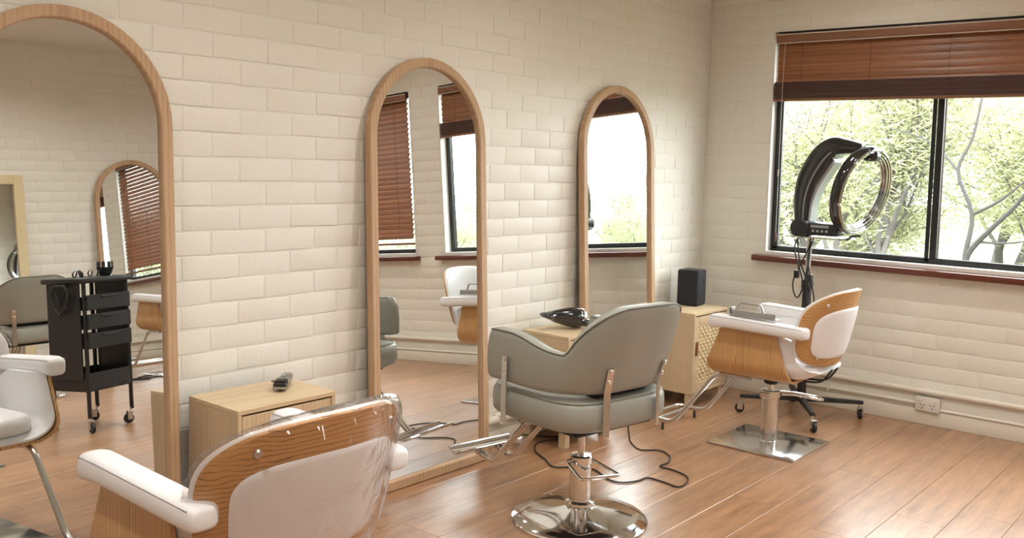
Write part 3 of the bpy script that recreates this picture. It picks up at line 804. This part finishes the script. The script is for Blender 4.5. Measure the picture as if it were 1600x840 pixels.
def grey_chair(loc, rz, label):
    r = empty('salon_chair', loc, rz); tag(r, label, 'chair', 'grey upholstered salon chairs')
    secs = []; N = 88; pip = []; pip2 = []
    for i in range(N + 1):
        s = -1 + 2 * i / N; P, nrm = grey_plan(s); zt = grey_top(s); zb = .552; th = .031
        ee = sstep(1.0, .955, abs(s)) * .75 + .25
        th *= ee ** .5
        q = []; lean = .088 * sstep(.60, .22, abs(s)); hb = (zt - zb) / 2
        hb *= .86 + .14 * ee ** .5
        zc = (zt + zb) / 2
        for k in range(24):
            a = 2 * PI * k / 24
            u = sgnpow(math.cos(a), .42) * th; v = sgnpow(math.sin(a), .30) * hb
            z = zc + v
            puff = .006 * math.cos(PI * v / (2 * hb))
            u += math.copysign(puff, u)
            out = lean * max(0, (z - zb) / .31)
            q.append(P + nrm * (u + out) + Vector((0, 0, z)))
        secs.append(q)
        if 2 <= i <= N - 2:
            for lst, uu in ((pip, .026), (pip2, -.026)):
                lst.append(P + nrm * (uu + lean * max(0, (zt - zb) / .31)) + Vector((0, 0, zt - .004)))
    sh = MB().loft(secs).build('backrest', 'grey_leather', r, ang=70)
    MB().tube(pip, .0030, 6).build('piping', 'grey_piping', sh); MB().tube(pip2, .0028, 6).build('piping', 'grey_leather', sh)
    st = superell(0, .025, .470, .288, .268, .066, .38, .5, 44, 14).build('seat', 'grey_leather', r, ang=70)
    ring = []
    for j in range(60):
        th = 2 * PI * j / 60; ring.append(Vector((.276 * sgnpow(math.cos(th), .5), .025 + .256 * sgnpow(math.sin(th), .5), .524)))
    MB().tube(ring, .003, 6, closed=True).build('piping', 'grey_leather', st)
    MB().rbox(-.20, .20, -.17, .19, .390, .404, .004, 1).build('seat_plate', 'black_matt', r)
    MB().rbox(-.14, .14, -.195, .10, .53, .556, .01, 2).build('gap_shade_block', 'black_matt', r)  # black block filling the gap under the shell, painting its shade
    # metal straps joining seat and shell
    for sx, s in ((-1, -.79), (1, .79), (-1, -.20), (1, .20)):
        P, nrm = grey_plan(s); lean = .088 * sstep(.60, .22, abs(s))
        w = Vector((-nrm.y, nrm.x, 0)) * .0135; pts = []
        for z in (.405, .47, .52, .56, .60, .655):
            o_ = .043 + lean * max(0, (z - .562) / .31) - (.0 if z > .5 else .0)
            if abs(s) > .5: o_ = .046 if z > .41 else .044
            pts.append(P + nrm * (o_ if abs(s) > .5 else max(o_, .045)) + Vector((0, 0, z)))
        mb = MB(); secs = [[p - w, p + w, p + w + nrm * .004, p - w + nrm * .004] for p in pts]; mb.loft(secs)
        b_ = mb.build('strap', 'satin_steel', r, ang=30)
        for z_ in (.645, .605):
            oo = (.05 if abs(s) > .5 else .049 + lean * (z_ - .562) / .31)
            M = Matrix.Translation(P + nrm * oo + Vector((0, 0, z_))) @ nrm.to_track_quat('Z', 'Y').to_matrix().to_4x4()
            MB().lathe([(.0075, -.001), (.0075, .001), (.005, .003), (.001, .0035)], 12, M).build('bolt', 'chrome', b_)
    MB().lathe([(.0145, .24), (.0145, .392)], 20).build('piston', 'worn_chrome', r)
    secs = [[Vector((q * math.cos(2 * PI * k / 18 + .2), q * math.sin(2 * PI * k / 18 + .2), z)) for k in range(18)] for q, z in ((.0425, .07), (.0425, .222), (.045, .224), (.045, .250), (.039, .256), (.022, .257))]
    MB().loft(secs).build('column', 'chrome', r, ang=20)
    MB().lathe([(.05, .056), (.055, .062), (.055, .072), (.045, .078), (.039, .08)], 36).build('collar', 'chrome', r)
    MB().lathe([(.262, .0005), (.264, .006), (.258, .012), (.20, .026), (.13, .042), (.07, .054), (.05, .060), (.001, .061)], 64).build('base', 'chrome', r, ang=60)
    lv = [(-.052, .012, .235), (-.02, -.10, .185), (.115, -.085, .175), (.045, .035, .235)]
    lv = [(-.06, .02, .232), (-.085, -.085, .195), (.105, -.11, .18), (.05, .04, .235)]
    MB().tube(round_path(lv, .012, 4), .006, 8).build('pump_lever', 'chrome', r)
    MB().tube([(-.066, .012, .232), (.06, .045, .236)], .008, 8).build('lever_pivot', 'chrome', r)
    fr = None
    for s in (-1, 1):
        for o_ in (-.012, .012):
            p = [(s * .055 + o_, .12, .383), (s * .055 + o_, .21, .372), (s * .055 + o_, .455, .118), (s * .055 + o_, .555, .138)]
            t_ = MB().tube(round_path(p, .03, 5), .0085, 8).build('footrest_rail', 'chrome', r)
    secs = []
    for xx in (-.165, .165):
        q = []
        for k in range(9):
            a = -1 + k / 4; q.append(Vector((xx, .575 + a * .042, .143 + .018 * abs(a) ** 2.2)))
        for k in range(9):
            a = 1 - k / 4; q.append(Vector((xx, .575 + a * .040, .138 + .018 * abs(a) ** 2.2)))
        secs.append(q)
    fp = MB().loft(secs).build('footplate', 'chrome', r, ang=30)
    for yy in (.534, .616): MB().tube([(-.168, yy, .160), (.168, yy, .160)], .006, 8).build('footplate_edge', 'chrome', fp)
    return r
g1 = grey_chair((2.955, 2.068, 0), math.radians(-9), 'grey upholstered chair on a round chrome base in the middle of the room')
g2 = place(g1, (2.95, -1.30, 0), math.radians(183), 'grey upholstered chair seen from behind inside the left mirror')

# ------------------------------------------------------------------ hood dryer on its stand (opens toward -y)
HD = (5.085, 2.075, 0)
hd = empty('hood_dryer', HD); tag(hd, 'black ring shaped hood dryer on a wheeled chrome stand at the window', 'hair dryer')
hub = MB().lathe([(.03, .085), (.045, .09), (.045, .125), (.026, .132)], 20).build('hub', 'black_plastic', hd)
def caster(parent, x, y, rz, wr=.026, mat='rubber'):
    c = MB(); M = Matrix.Translation((x, y, 0)) @ Matrix.Rotation(rz, 4, 'Z')
    c.lathe([(.001, -.010), (wr - .004, -.010), (wr, -.006), (wr, .006), (wr - .004, .010), (.001, .010)], 20, M @ Matrix.Translation((.016, 0, wr)) @ Matrix.Rotation(PI / 2, 4, 'X'))
    w = c.build('caster_wheel', mat, parent)
    f = MB()
    for s in (-1, 1): f.rbox(-.004, .026, s * .0145 - .0015, s * .0145 + .0015, wr - .006, wr * 2 + .012, .001, 1, M)
    f.rbox(-.012, .022, -.016, .016, wr * 2 + .006, wr * 2 + .014, .002, 1, M)
    f.lathe([(.008, wr * 2 + .012), (.008, wr * 2 + .034)], 10, M)
    f.lathe([(.001, -.0135), (.008, -.0135), (.008, .0135), (.001, .0135)], 10, M @ Matrix.Translation((.016, 0, wr)) @ Matrix.Rotation(PI / 2, 4, 'X'))
    f.build('caster_fork', 'satin_steel', parent)
for k in range(4):
    a = math.radians(33 + 90 * k); R_ = .335
    secs = []
    for q in (0.02, .3, .75, 1):
        d = q * R_; hw_ = lerp(.022, .014, q); zt = lerp(.118, .104, q); zb = lerp(.088, .086, q)
        c = Vector((math.cos(a) * d, math.sin(a) * d, 0)); w = Vector((-math.sin(a), math.cos(a), 0)) * hw_
        secs.append([c - w + Vector((0, 0, zb)), c + w + Vector((0, 0, zb)), c + w * .8 + Vector((0, 0, zt)), c - w * .8 + Vector((0, 0, zt))])
    lg = MB().loft(secs).build('leg', 'black_plastic', hd, ang=30, bevel=.003)
    caster(lg, math.cos(a) * (R_ - .016), math.sin(a) * (R_ - .016), a + (k - 1.5) * .7)
MB().lathe([(.024, .12), (.024, .745), (.020, .755), (.0165, .757)], 20).build('lower_pole', 'black_plastic', hd)
MB().lathe([(.0145, .74), (.0145, 1.015)], 20).build('upper_pole', 'satin_steel', hd)
MB().lathe([(.03, .72), (.032, .725), (.032, .76), (.028, .768)], 16).build('pole_clamp', 'black_plastic', hd)
MB().tube([(.02, 0, .742), (.06, -.01, .742)], .008, 8).build('clamp_knob', 'black_plastic', hd)
# motor drum, control box
M = Matrix.Translation((0, .035, 1.055)) @ Matrix.Rotation(PI / 2, 4, 'Y')
MB().lathe([(.001, -.075), (.045, -.075), (.052, -.068), (.052, .068), (.045, .075), (.001, .075)], 28, M).build('motor_drum', 'black_plastic', hd)
MB().lathe([(.053, -.058), (.0545, -.055), (.0545, -.045), (.053, -.042)], 28, M, cap=False).build('drum_band', 'silver_plastic', hd)
cb = MB().rbox(-.065, .065, -.175, .0, 1.018, 1.088, .012, 2).build('control_box', 'black_plastic', hd)
MB().rbox(-.067, -.0652, -.13, -.03, 1.062, 1.076, .0005, 1).build('display', 'silver_plastic', cb)
for k in range(4): MB().rbox(-.0668, -.0652, -.125 + k * .025, -.112 + k * .025, 1.038, 1.05, .0004, 1).build('button', 'grey_metal', cb)
# curved arm: black outer shell, silver inner strip
arc = smooth_path([(.075, 1.07), (.088, 1.20), (.075, 1.32), (.030, 1.43), (-.035, 1.515), (-.115, 1.555), (-.20, 1.543), (-.29, 1.520)], 6)
arc2 = [(p.x, p.y) for p in [Vector((a.x, a.y)) for a in arc]]
secs = []; sil = []
for i, (yy, zz) in enumerate(arc2):
    a = arc2[max(0, i - 1)]; b = arc2[min(len(arc2) - 1, i + 1)]
    t = Vector((0, b[0] - a[0], b[1] - a[1])).normalized(); nrm = Vector((0, -t.z, t.y))     # inward
    f = i / (len(arc2) - 1); wx = lerp(.062, .085, f * 1.2); dp = lerp(.085, .150, math.sin(PI * min(1, f * 1.05)) )
    if f > .8: dp = lerp(.10, .055, (f - .8) / .2)
    P = Vector((0, yy, zz)); q = []
    if nrm.dot(Vector((0, -.32, 1.27)) - P) < 0: nrm = -nrm
    for k in range(20):
        an = 2 * PI * k / 20
        q.append(P + nrm * (dp / 2 + dp / 2 * sgnpow(math.cos(an), .55)) + Vector((1, 0, 0)) * wx * sgnpow(math.sin(an), .55) * (1 - .22 * (1 - math.cos(an)) / 2 * 0))
    secs.append(q)
    if .02 < f < .72:
        sil.append([P + nrm * (dp * .62) + Vector((-wx - .0012, 0, 0)), P + nrm * (dp + .002) + Vector((-wx * .72, 0, 0)), P + nrm * (dp + .002) + Vector((wx * .72, 0, 0)), P + nrm * (dp * .62) + Vector((wx + .0012, 0, 0)), P + nrm * dp * .8 + Vector((wx * .6, 0, 0)), P + nrm * dp * .8 + Vector((-wx * .6, 0, 0))])
body = MB().loft(secs).build('arm_shell', 'black_gloss', hd, ang=50)
MB().loft(sil).build('inner_strip', 'silver_plastic', body, ang=40)
for i in (8, 14, 20):
    p = sum((sil[min(i, len(sil) - 1)][k] for k in (0, 1)), Vector()) / 2
    MB().lathe([(.004, -.002), (.004, .002)], 8, Matrix.Translation(p) @ Matrix.Rotation(PI / 2, 4, 'Y')).build('screw', 'grey_metal', body)
# ring
RC = Vector((0, -.272, 1.270)); rn = Vector((-.20, -.95, -.225)).normalized(); RM = Matrix.Translation(RC) @ rn.to_track_quat('Z', 'Y').to_matrix().to_4x4()
prof = [(.236, -.030), (.243, -.014), (.240, .012), (.230, .020), (.218, .012), (.212, -.004), (.216, -.026), (.226, -.034)]
MB().lathe(prof + [prof[0]], 64, RM, cap=False).build('ring_housing', 'black_gloss', hd, ang=50)
el = None
for rr_, zz in ((.226, .025), (.214, .021), (.204, .013), (.197, .002), (.195, -.010)):
    pts = [RM @ Vector((rr_ * math.cos(2 * PI * j / 56), rr_ * math.sin(2 * PI * j / 56), zz)) for j in range(56)]
    MB().tube(pts, .0055, 8, closed=True).build('heating_tube', 'tube_metal', hd)
for k in range(6):
    a = 2 * PI * k / 6 + .3
    MB().rbox(-.006, .006, -.006, .006, -.004, .012, .002, 1, RM @ Matrix.Translation((.228 * math.cos(a), .228 * math.sin(a), .022))).build('tube_clip', 'satin_steel', hd)
superell(0, -.315, 1.455, .05, .045, .03, .7, .7, 20, 10).build('ring_joint', 'black_gloss', hd)
# wire tray under the head
tr = MB().tube(round_path([(-.09, .10, 1.008), (-.10, -.18, 1.008), (-.07, -.235, 1.006), (.07, -.235, 1.006), (.10, -.18, 1.008), (.09, .10, 1.008)], .02, 4), .004, 6).build('tray_rail', 'chrome', hd)
MB().rbox(-.085, .085, -.17, .09, 1.003, 1.009, .002, 1).build('tray_plate', 'chrome', hd)
MB().tube([(-.07, -.235, 1.008), (-.05, -.255, 1.030), (-.05, -.30, 1.034)], .006, 6).build('tray_lever', 'black_plastic', hd)
for k, (a, b) in enumerate((((-.04, .05, 1.0), (-.035, -.03, .72)), ((-.03, -.02, 1.0), (-.03, .02, .70)), ((-.045, -.04, 1.0), (-.04, -.06, .66)))):
    p = [a, (a[0] - .01, a[1] + .02 * (k - 1), .88), b, (b[0], b[1] + .03, b[2] - .03), (b[0] + .005, b[1] + .05, b[2] + .06), (a[0], a[1] + .015, .93), (a[0] + .01, a[1], 1.005)]
    MB().tube(smooth_path(p, 6), .0038, 6).build('cable_loop', 'rubber', hd)
for p in ((-.045, .045, .80), (-.05, -.035, .785)): MB().rbox(p[0] - .014, p[0] + .014, p[1] - .013, p[1] + .013, p[2] - .025, p[2] + .02, .006, 2).build('plug', 'black_plastic', hd)

# ------------------------------------------------------------------ small things
sp = empty('speaker', (5.055, 2.775, CH + .0005), math.radians(6)); tag(sp, 'black box speaker standing on the corner cabinet', 'speaker')
MB().rbox(-.066, .066, -.066, .066, .004, .212, .010, 3).build('body', 'speaker_cloth', sp)
MB().rbox(-.060, .060, -.060, .060, 0, .0045, .002, 1).build('foot', 'rubber', sp)
MB().rbox(.012, .048, -.0675, -.0661, .115, .160, .001, 1).build('badge', 'black_plastic', sp)
MB().rbox(-.058, .058, -.058, .058, .2121, .2135, .0005, 1).build('top_panel', 'black_plastic', sp)

bd = empty('blow_dryer', (3.805, 2.775, CH + .004)); tag(bd, 'glossy black blow dryer lying on the cabinet behind the grey chair', 'hair dryer')
M = Matrix.Translation((0, 0, .056)) @ Matrix.Rotation(math.radians(-16), 4, 'Z') @ Matrix.Rotation(math.radians(-83), 4, 'Y')
secs = []
for r_, z_, fl in ((.001, -.105, 1), (.036, -.10, 1), (.047, -.085, 1), (.051, -.045, 1), (.047, .0, 1), (.037, .05, 1), (.029, .085, 1), (.027, .095, .95), (.033, .11, .62), (.038, .14, .32), (.036, .142, .28), (.001, .142, .2)):
    secs.append([M @ Vector((r_ * fl * math.cos(2 * PI * k / 28), r_ * (2 - fl if fl < 1 else 1) ** .35 * math.sin(2 * PI * k / 28), z_)) for k in range(28)])
bb = MB().loft(secs).build('barrel', 'black_gloss', bd, ang=50)
MB().lathe([(.0485, -.088), (.0495, -.084), (.0515, -.07), (.051, -.066)], 28, M, cap=False).build('band', 'chrome', bb)
MB().tube(smooth_path([(.03, -.02, .045), (.06, -.06, .03), (.085, -.12, .022)], 6), [.021, .0208, .0206, .0204, .02, .02, .0198, .0196, .0192, .019, .0185, .018, .016], 14).build('handle', 'black_gloss', bd)
MB().rbox(.052, .062, -.062, -.05, .046, .054, .002, 1).build('switch', 'grey_metal', bd)

hc = empty('hair_clippers', (2.065, 2.745, CH + .0005), math.radians(222)); tag(hc, 'black cordless hair clippers lying on the oak cabinet', 'hair clippers')
secs = []
for x_, hw_, hz in ((-.075, .012, .010), (-.07, .019, .015), (-.03, .021, .018), (.0, .020, .0175), (.035, .023, .020), (.055, .0245, .0205), (.066, .022, .016)):
    secs.append([Vector((x_, hw_ * sgnpow(math.cos(2 * PI * k / 20), .6), .0215 + hz * sgnpow(math.sin(2 * PI * k / 20), .6))) for k in range(20)])
hb = MB().loft(secs).build('body', 'black_gloss', hc, ang=50)
MB().rbox(.062, .080, -.0225, .0225, .010, .030, .003, 1).build('blade_housing', 'black_plastic', hc)
bl = MB().rbox(.079, .088, -.0225, .0225, .012, .018, .001, 1).build('blade', 'satin_steel', hc)
for k in range(14): MB().box(.0875, .0925, -.0215 + k * .0032, -.0200 + k * .0032, .0125, .0165).build('tooth', 'satin_steel', bl, ang=0)
MB().tube([(.04, -.026, .026), (.062, -.030, .034)], .0035, 6).build('taper_lever', 'satin_steel', hc)
MB().rbox(-.02, .015, -.008, .008, .039, .0425, .002, 1).build('switch', 'silver_plastic', hc)

po = empty('power_outlet', (WX, 1.492, .118)); tag(po, 'cream double power outlet low on the window wall', 'power outlet')
MB().rbox(-.036, -.0005, -.062, .062, -.040, .038, .004, 2).build('plate', 'outlet_white', po)
for s in (-1, 1):
    MB().rbox(-.0395, -.0365, s * .040 - .011, s * .040 + .011, .010, .024, .0015, 1).build('switch', 'outlet_white', po)
    for (a, b, c) in ((-.009, -.004, .5), (.009, -.004, -.5), (0, -.021, 0)):
        MB().box(-.0368, -.0362, -.0016, .0016, -.006, .006, Matrix.Translation((0, s * .025 + a, b)) @ Matrix.Rotation(c, 4, 'X')).build('slot', 'black_matt', po, ang=0)

def fl(px, py, z=0.0045):
    """floor point under a pixel of the photograph (used to lay out the cord)"""
    d = fw + rt * ((px - 800) / FPX) + dn * ((py - PPY) / FPX)
    t = (z - CAM.z) / d.z
    q = CAM + d * t; return (q.x, q.y, z)
floor_pts = [fl(*p) for p in ((986, 691), (1000, 702), (1030, 703), (1046, 712), (1044, 722), (1031, 728), (1052, 734), (1072, 743), (1074, 752), (1060, 760), (1035, 752), (1012, 746), (995, 751), (968, 753), (948, 747), (930, 734), (905, 729), (866, 729), (852, 717), (836, 703))]
cord = [(3.895, 2.655, CH + .02), (3.93, 2.612, CH - .01), (3.94, 2.58, .40), (floor_pts[0][0] - .01, floor_pts[0][1] + .03, .16), (floor_pts[0][0] - .006, floor_pts[0][1] + .01, .04)] + floor_pts + [fl(843, 690), (3.78, 2.74, .0045), (3.72, 2.84, .005), (3.60, 2.87, .03)]
tag(MB().tube(smooth_path(cord, 7), .0036, 6).build('dryer_lead', 'rubber'), 'black power cord looping across the floor around the grey chair', 'cord')
r3 = random.Random(8); bm = bmesh.new(); bmesh.ops.create_icosphere(bm, subdivisions=2, radius=.032)
for v in bm.verts: v.co *= r3.uniform(.6, 1.1); v.co.z *= .8
tag(MB().addbm(bm, Matrix.Translation((3.52, WY - .075, .028))).build('crumpled_tissue', 'tissue', ang=10), 'crumpled white tissue on the floor under the grey chair by the skirting', 'tissue')

# ------------------------------------------------------------------ black trolley (seen in the left mirror)
tl = empty('salon_trolley', (2.70, .215, 0), math.radians(-14)); tag(tl, 'black plastic salon trolley on casters seen inside the left mirror', 'trolley')
TW, TD, TH = .165, .16, .86
for sx in (-1, 1):
    for sy in (-1, 1):
        lg = MB().tube([(sx * (TW - .015), sy * (TD - .015), .085), (sx * (TW - .015), sy * (TD - .015), .86)], .012, 10).build('post', 'black_plastic', tl)
        caster(lg, sx * (TW - .02), sy * (TD - .015), random.uniform(0, 6), .030)
    MB().rbox(sx * TW - .006, sx * TW + .006, -TD + .03, TD - .03, .30, .86, .004, 1).build('side_panel', 'black_plastic', tl)
MB().rbox(-TW - .02, TW + .02, -TD - .01, TD + .01, .855, .885, .008, 2).build('top_tray', 'black_plastic', tl)
for z_ in (.70, .59, .48):
    mb = MB(); a, b, c, d = -TW + .012, TW - .012, -TD + .004, TD + .012
    mb.rbox(a, b, c, d, z_, z_ + .006, .002, 1); mb.rbox(a, b, d - .006, d, z_, z_ + .088, .002, 1); mb.rbox(a, b, c, c + .006, z_, z_ + .06, .002, 1)
    mb.rbox(a, a + .006, c, d, z_, z_ + .06, .002, 1); mb.rbox(b - .006, b, c, d, z_, z_ + .06, .002, 1)
    dr = mb.build('drawer', 'black_plastic', tl)
    MB().rbox(-.06, .06, d, d + .014, z_ + .068, z_ + .078, .003, 1).build('pull', 'black_plastic', dr)
mb = MB(); a, b, c, d = -TW + .004, TW - .004, -TD + .006, TD - .006
mb.rbox(a, b, c, d, .235, .243, .002, 1); mb.rbox(a, b, d - .006, d, .235, .34, .002, 1); mb.rbox(a, b, c, c + .006, .235, .34, .002, 1); mb.rbox(a, a + .006, c, d, .235, .34, .002, 1); mb.rbox(b - .006, b, c, d, .235, .34, .002, 1)
mb.build('lower_bin', 'black_plastic', tl)
hk = MB().tube([(-TW - .026, -.07, .80), (-TW - .028, -.05, .72), (-TW - .03, .0, .68), (-TW - .028, .05, .72), (-TW - .026, .07, .80), (-TW - .026, .04, .845), (-TW - .026, -.04, .845)], .008, 6, closed=True).build('tool_holder', 'black_matt', tl)
MB().tube([(-TW - .026, -.035, .80), (-TW - .028, 0, .73), (-TW - .026, .035, .80)], .006, 6).build('tool_holder', 'black_matt', tl)
TM = Matrix.Translation((2.70, .215, 0)) @ Matrix.Rotation(math.radians(-14), 4, 'Z')
cols = ['leftmost', 'second from left', 'middle', 'fourth from left', 'rightmost']
for k in range(5):
    p = TM @ Vector((-.13 + k * .036, .05 + .02 * math.sin(k * 2.1), .886))
    o = empty('hair_clip', p, k * 1.3); tag(o, 'small black hair clip on the trolley top, %s of five' % cols[k], 'hair clip', 'hair clips on the trolley')
    for s in (-1, 1):
        MB().tube([(s * .004, 0, .002), (s * .012, .006, .022), (s * .006, .02, .042)], [.004, .005, .002], 6).build('jaw', 'black_matt', o)
p = TM @ Vector((.115, .02, .8855))
bk = empty('brush_basket', p); tag(bk, 'dark round basket of comb teeth on the trolley top', 'basket')
MB().lathe([(.028, 0), (.032, .004), (.05, .05), (.047, .05), (.028, .008)], 20).build('bowl', 'black_matt', bk)
for k in range(9):
    a = 2 * PI * k / 9; MB().rbox(-.005, .005, -.002, .002, .045, .085, .001, 1, Matrix.Translation((.044 * math.cos(a), .044 * math.sin(a), 0)) @ Matrix.Rotation(a + PI / 2, 4, 'Z')).build('tooth', 'black_matt', bk)
p = TM @ Vector((.205, .06, .80))
p = TM @ Vector((.0, .02, .2435))
o = MB().tube(smooth_path([p + Vector(q) for q in ((-.10, .05, .006), (-.03, .0, .03), (.03, .06, .05), (.09, .0, .03), (.05, -.06, .01), (-.04, -.07, .02))], 6), .006, 6).build('appliance_cord', 'rubber'); tag(o, 'black appliance cord bundled in the lower bin of the trolley', 'cord')
pts = [(3.75 + .16 * math.cos(k * 1.25) + .03 * k, -1.30 + .10 * math.sin(k * 1.7), .005 + .002 * (k % 3)) for k in range(9)]
tag(MB().tube(smooth_path(pts, 7), .005, 6).build('floor_cable', 'rubber'), 'tangled black cable on the floor behind the trolley inside the left mirror', 'cord')

# ------------------------------------------------------------------ outdoors
GZ = -.55
struct(MB().box(WX + .3, 60, -40, 40, GZ - .2, GZ).build('ground', 'lawn', ang=0), 'bright lawn outside the window')
def branch(mb, p, d, L_, r, depth, rr, tips):
    P = [p]; q = p.copy(); dd = d.copy(); n = 4
    for k in range(n):
        dd = (dd + Vector((rr.uniform(-.25, .25), rr.uniform(-.25, .25), rr.uniform(-.12, .22)))).normalized(); q = q + dd * L_ / n; P.append(q.copy())
        if depth == 0: tips.append((q.copy(), dd.copy()))
    mb.tube(P, [r * (1 - .45 * k / n) for k in range(n + 1)], 5)
    if depth > 0:
        for k in range(rr.randint(3, 4)):
            a = rr.uniform(0, 2 * PI); sp_ = rr.uniform(.5, .95)
            nd = (dd + Vector((math.cos(a) * sp_, math.sin(a) * sp_, rr.uniform(-.2, .45)))).normalized()
            branch(mb, P[rr.randint(2, n)], nd, L_ * rr.uniform(.6, .85), r * .5, depth - 1, rr, tips)
def tree_meshes(seed, H_):
    rr = random.Random(seed); mb = MB(); tips = []
    for k in range(rr.randint(2, 3)):
        a = rr.uniform(0, 2 * PI); branch(mb, Vector((rr.uniform(-.1, .1), rr.uniform(-.1, .1), -.05)), Vector((math.cos(a) * .55, math.sin(a) * .55, 1)).normalized(), H_ * .42, .055, 3, rr, tips)
    lv = MB(); tw = MB()
    for (p, d) in tips:
        for k in range(56):
            c = p + Vector((rr.gauss(0, .16), rr.gauss(0, .16), rr.gauss(0, .13)))
            a = rr.uniform(0, 2 * PI); dv = Vector((math.cos(a), math.sin(a), rr.uniform(-1.0, .5))).normalized() * rr.uniform(.035, .08)
            w = dv.cross(Vector((rr.uniform(-1, 1), rr.uniform(-1, 1), rr.uniform(-1, 1)))).normalized() * rr.uniform(.004, .0075)
            lv.add([c - dv, c + w, c + dv, c - w], [(0, 1, 2, 3)])
        e = p + d * .12 + Vector((rr.gauss(0, .12), rr.gauss(0, .12), rr.gauss(0, .12)))
        tw.tube([p, (p + e) / 2 + Vector((0, 0, .02)), e], [.005, .004, .002], 3)
    return mb, tw, lv
def mesh_only(mb, mat, name, ang=60):
    me = bpy.data.meshes.new(name); me.from_pydata(mb.v, [], mb.f); me.update(); me.materials.append(MATS[mat]); return me
VAR = []
for sd, mt_ in ((21, 'leaf_a'), (22, 'leaf_b'), (23, 'leaf_c'), (24, 'leaf_b')):
    a, b, c = tree_meshes(sd, 3.0)
    VAR.append((mesh_only(a, 'bark', 'trunk'), mesh_only(b, 'bark', 'twigs'), mesh_only(c, mt_, 'foliage')))
0 and print([tuple(round(max(v.co[i] for v in q[2].vertices)-min(v.co[i] for v in q[2].vertices),2) for i in range(3))+(round(max(v.co[2] for v in q[2].vertices),2),len(q[2].polygons)) for q in VAR])
rt_ = random.Random(77); k = 0
def pt_at(px, py, X):
    d = fw + rt * ((px - 800) / FPX) + dn * ((py - PPY) / FPX); return CAM + d * (X / d.x)
ft = empty('tree', (8.3, pt_at(1510, 420, 8.3).y, GZ)); O_ = ft.location
tag(ft, 'grey forked tree with leaning bare branches, outside the right window pane', 'tree')
for pts_, rad in (([(1504, 470, 8.3), (1508, 400, 8.3), (1519, 335, 8.35), (1497, 268, 8.4), (1520, 215, 8.5), (1535, 150, 8.6)], .026), ([(1508, 440, 8.3), (1512, 398, 8.3), (1548, 358, 8.2), (1590, 318, 8.1), (1640, 250, 8.0)], .03), ([(1519, 335, 8.35), (1560, 315, 8.3), (1600, 285, 8.3), (1640, 262, 8.3)], .014), ([(1497, 268, 8.4), (1470, 235, 8.5), (1440, 215, 8.6), (1390, 200, 8.7)], .012), ([(1530, 378, 8.25), (1570, 380, 8.2), (1610, 376, 8.2)], .012)):
    pp = smooth_path([pt_at(*q) - O_ for q in pts_], 4); MB().tube(pp, [rad * (1 - .7 * i / len(pp)) for i in range(len(pp))], 7).build('branch', 'dark_bark', ft)
spots = []
for row, (xx, n, s0) in enumerate(((10.0, 5, .92), (13.4, 5, 1.15), (17.2, 5, 1.35))):
    for j in range(n):
        yy = -9.0 + 4.2 * (j + .5 * (row % 2)) + rt_.uniform(-.2, .2)
        spots.append((xx + rt_.uniform(-.2, .2), yy, s0 * rt_.uniform(.92, 1.05) * (1.18 if yy > 1 else .68), row))
spots += [(11.6, 1.7, 1.0, 0), (11.8, 4.6, 1.08, 0)]
ordn = ['first', 'second', 'third', 'fourth', 'fifth', 'sixth', 'seventh', 'eighth', 'ninth']
rown = ['row nearest the window', 'second row', 'rear row']
cnt = {}
for (xx, yy, s, row) in sorted(spots, key=lambda t: (t[3], -t[1])):
    i = cnt.get(row, 0); cnt[row] = i + 1
    t = empty('tree', (xx, yy, GZ), rt_.uniform(0, 6.28)); t.scale = (s, s, s * rt_.uniform(.9, 1.08))
    tag(t, 'pale feathery tree outdoors, %s from the left in the %s' % (ordn[i], rown[row]), 'tree', 'trees outside the window')
    v = VAR[rt_.randrange(4)]
    for nm, me in zip(('trunk', 'twigs', 'foliage'), v):
        o = bpy.data.objects.new(nm, me); COL.objects.link(o); o.parent = t
        if nm != 'trunk': o['kind'] = 'stuff'
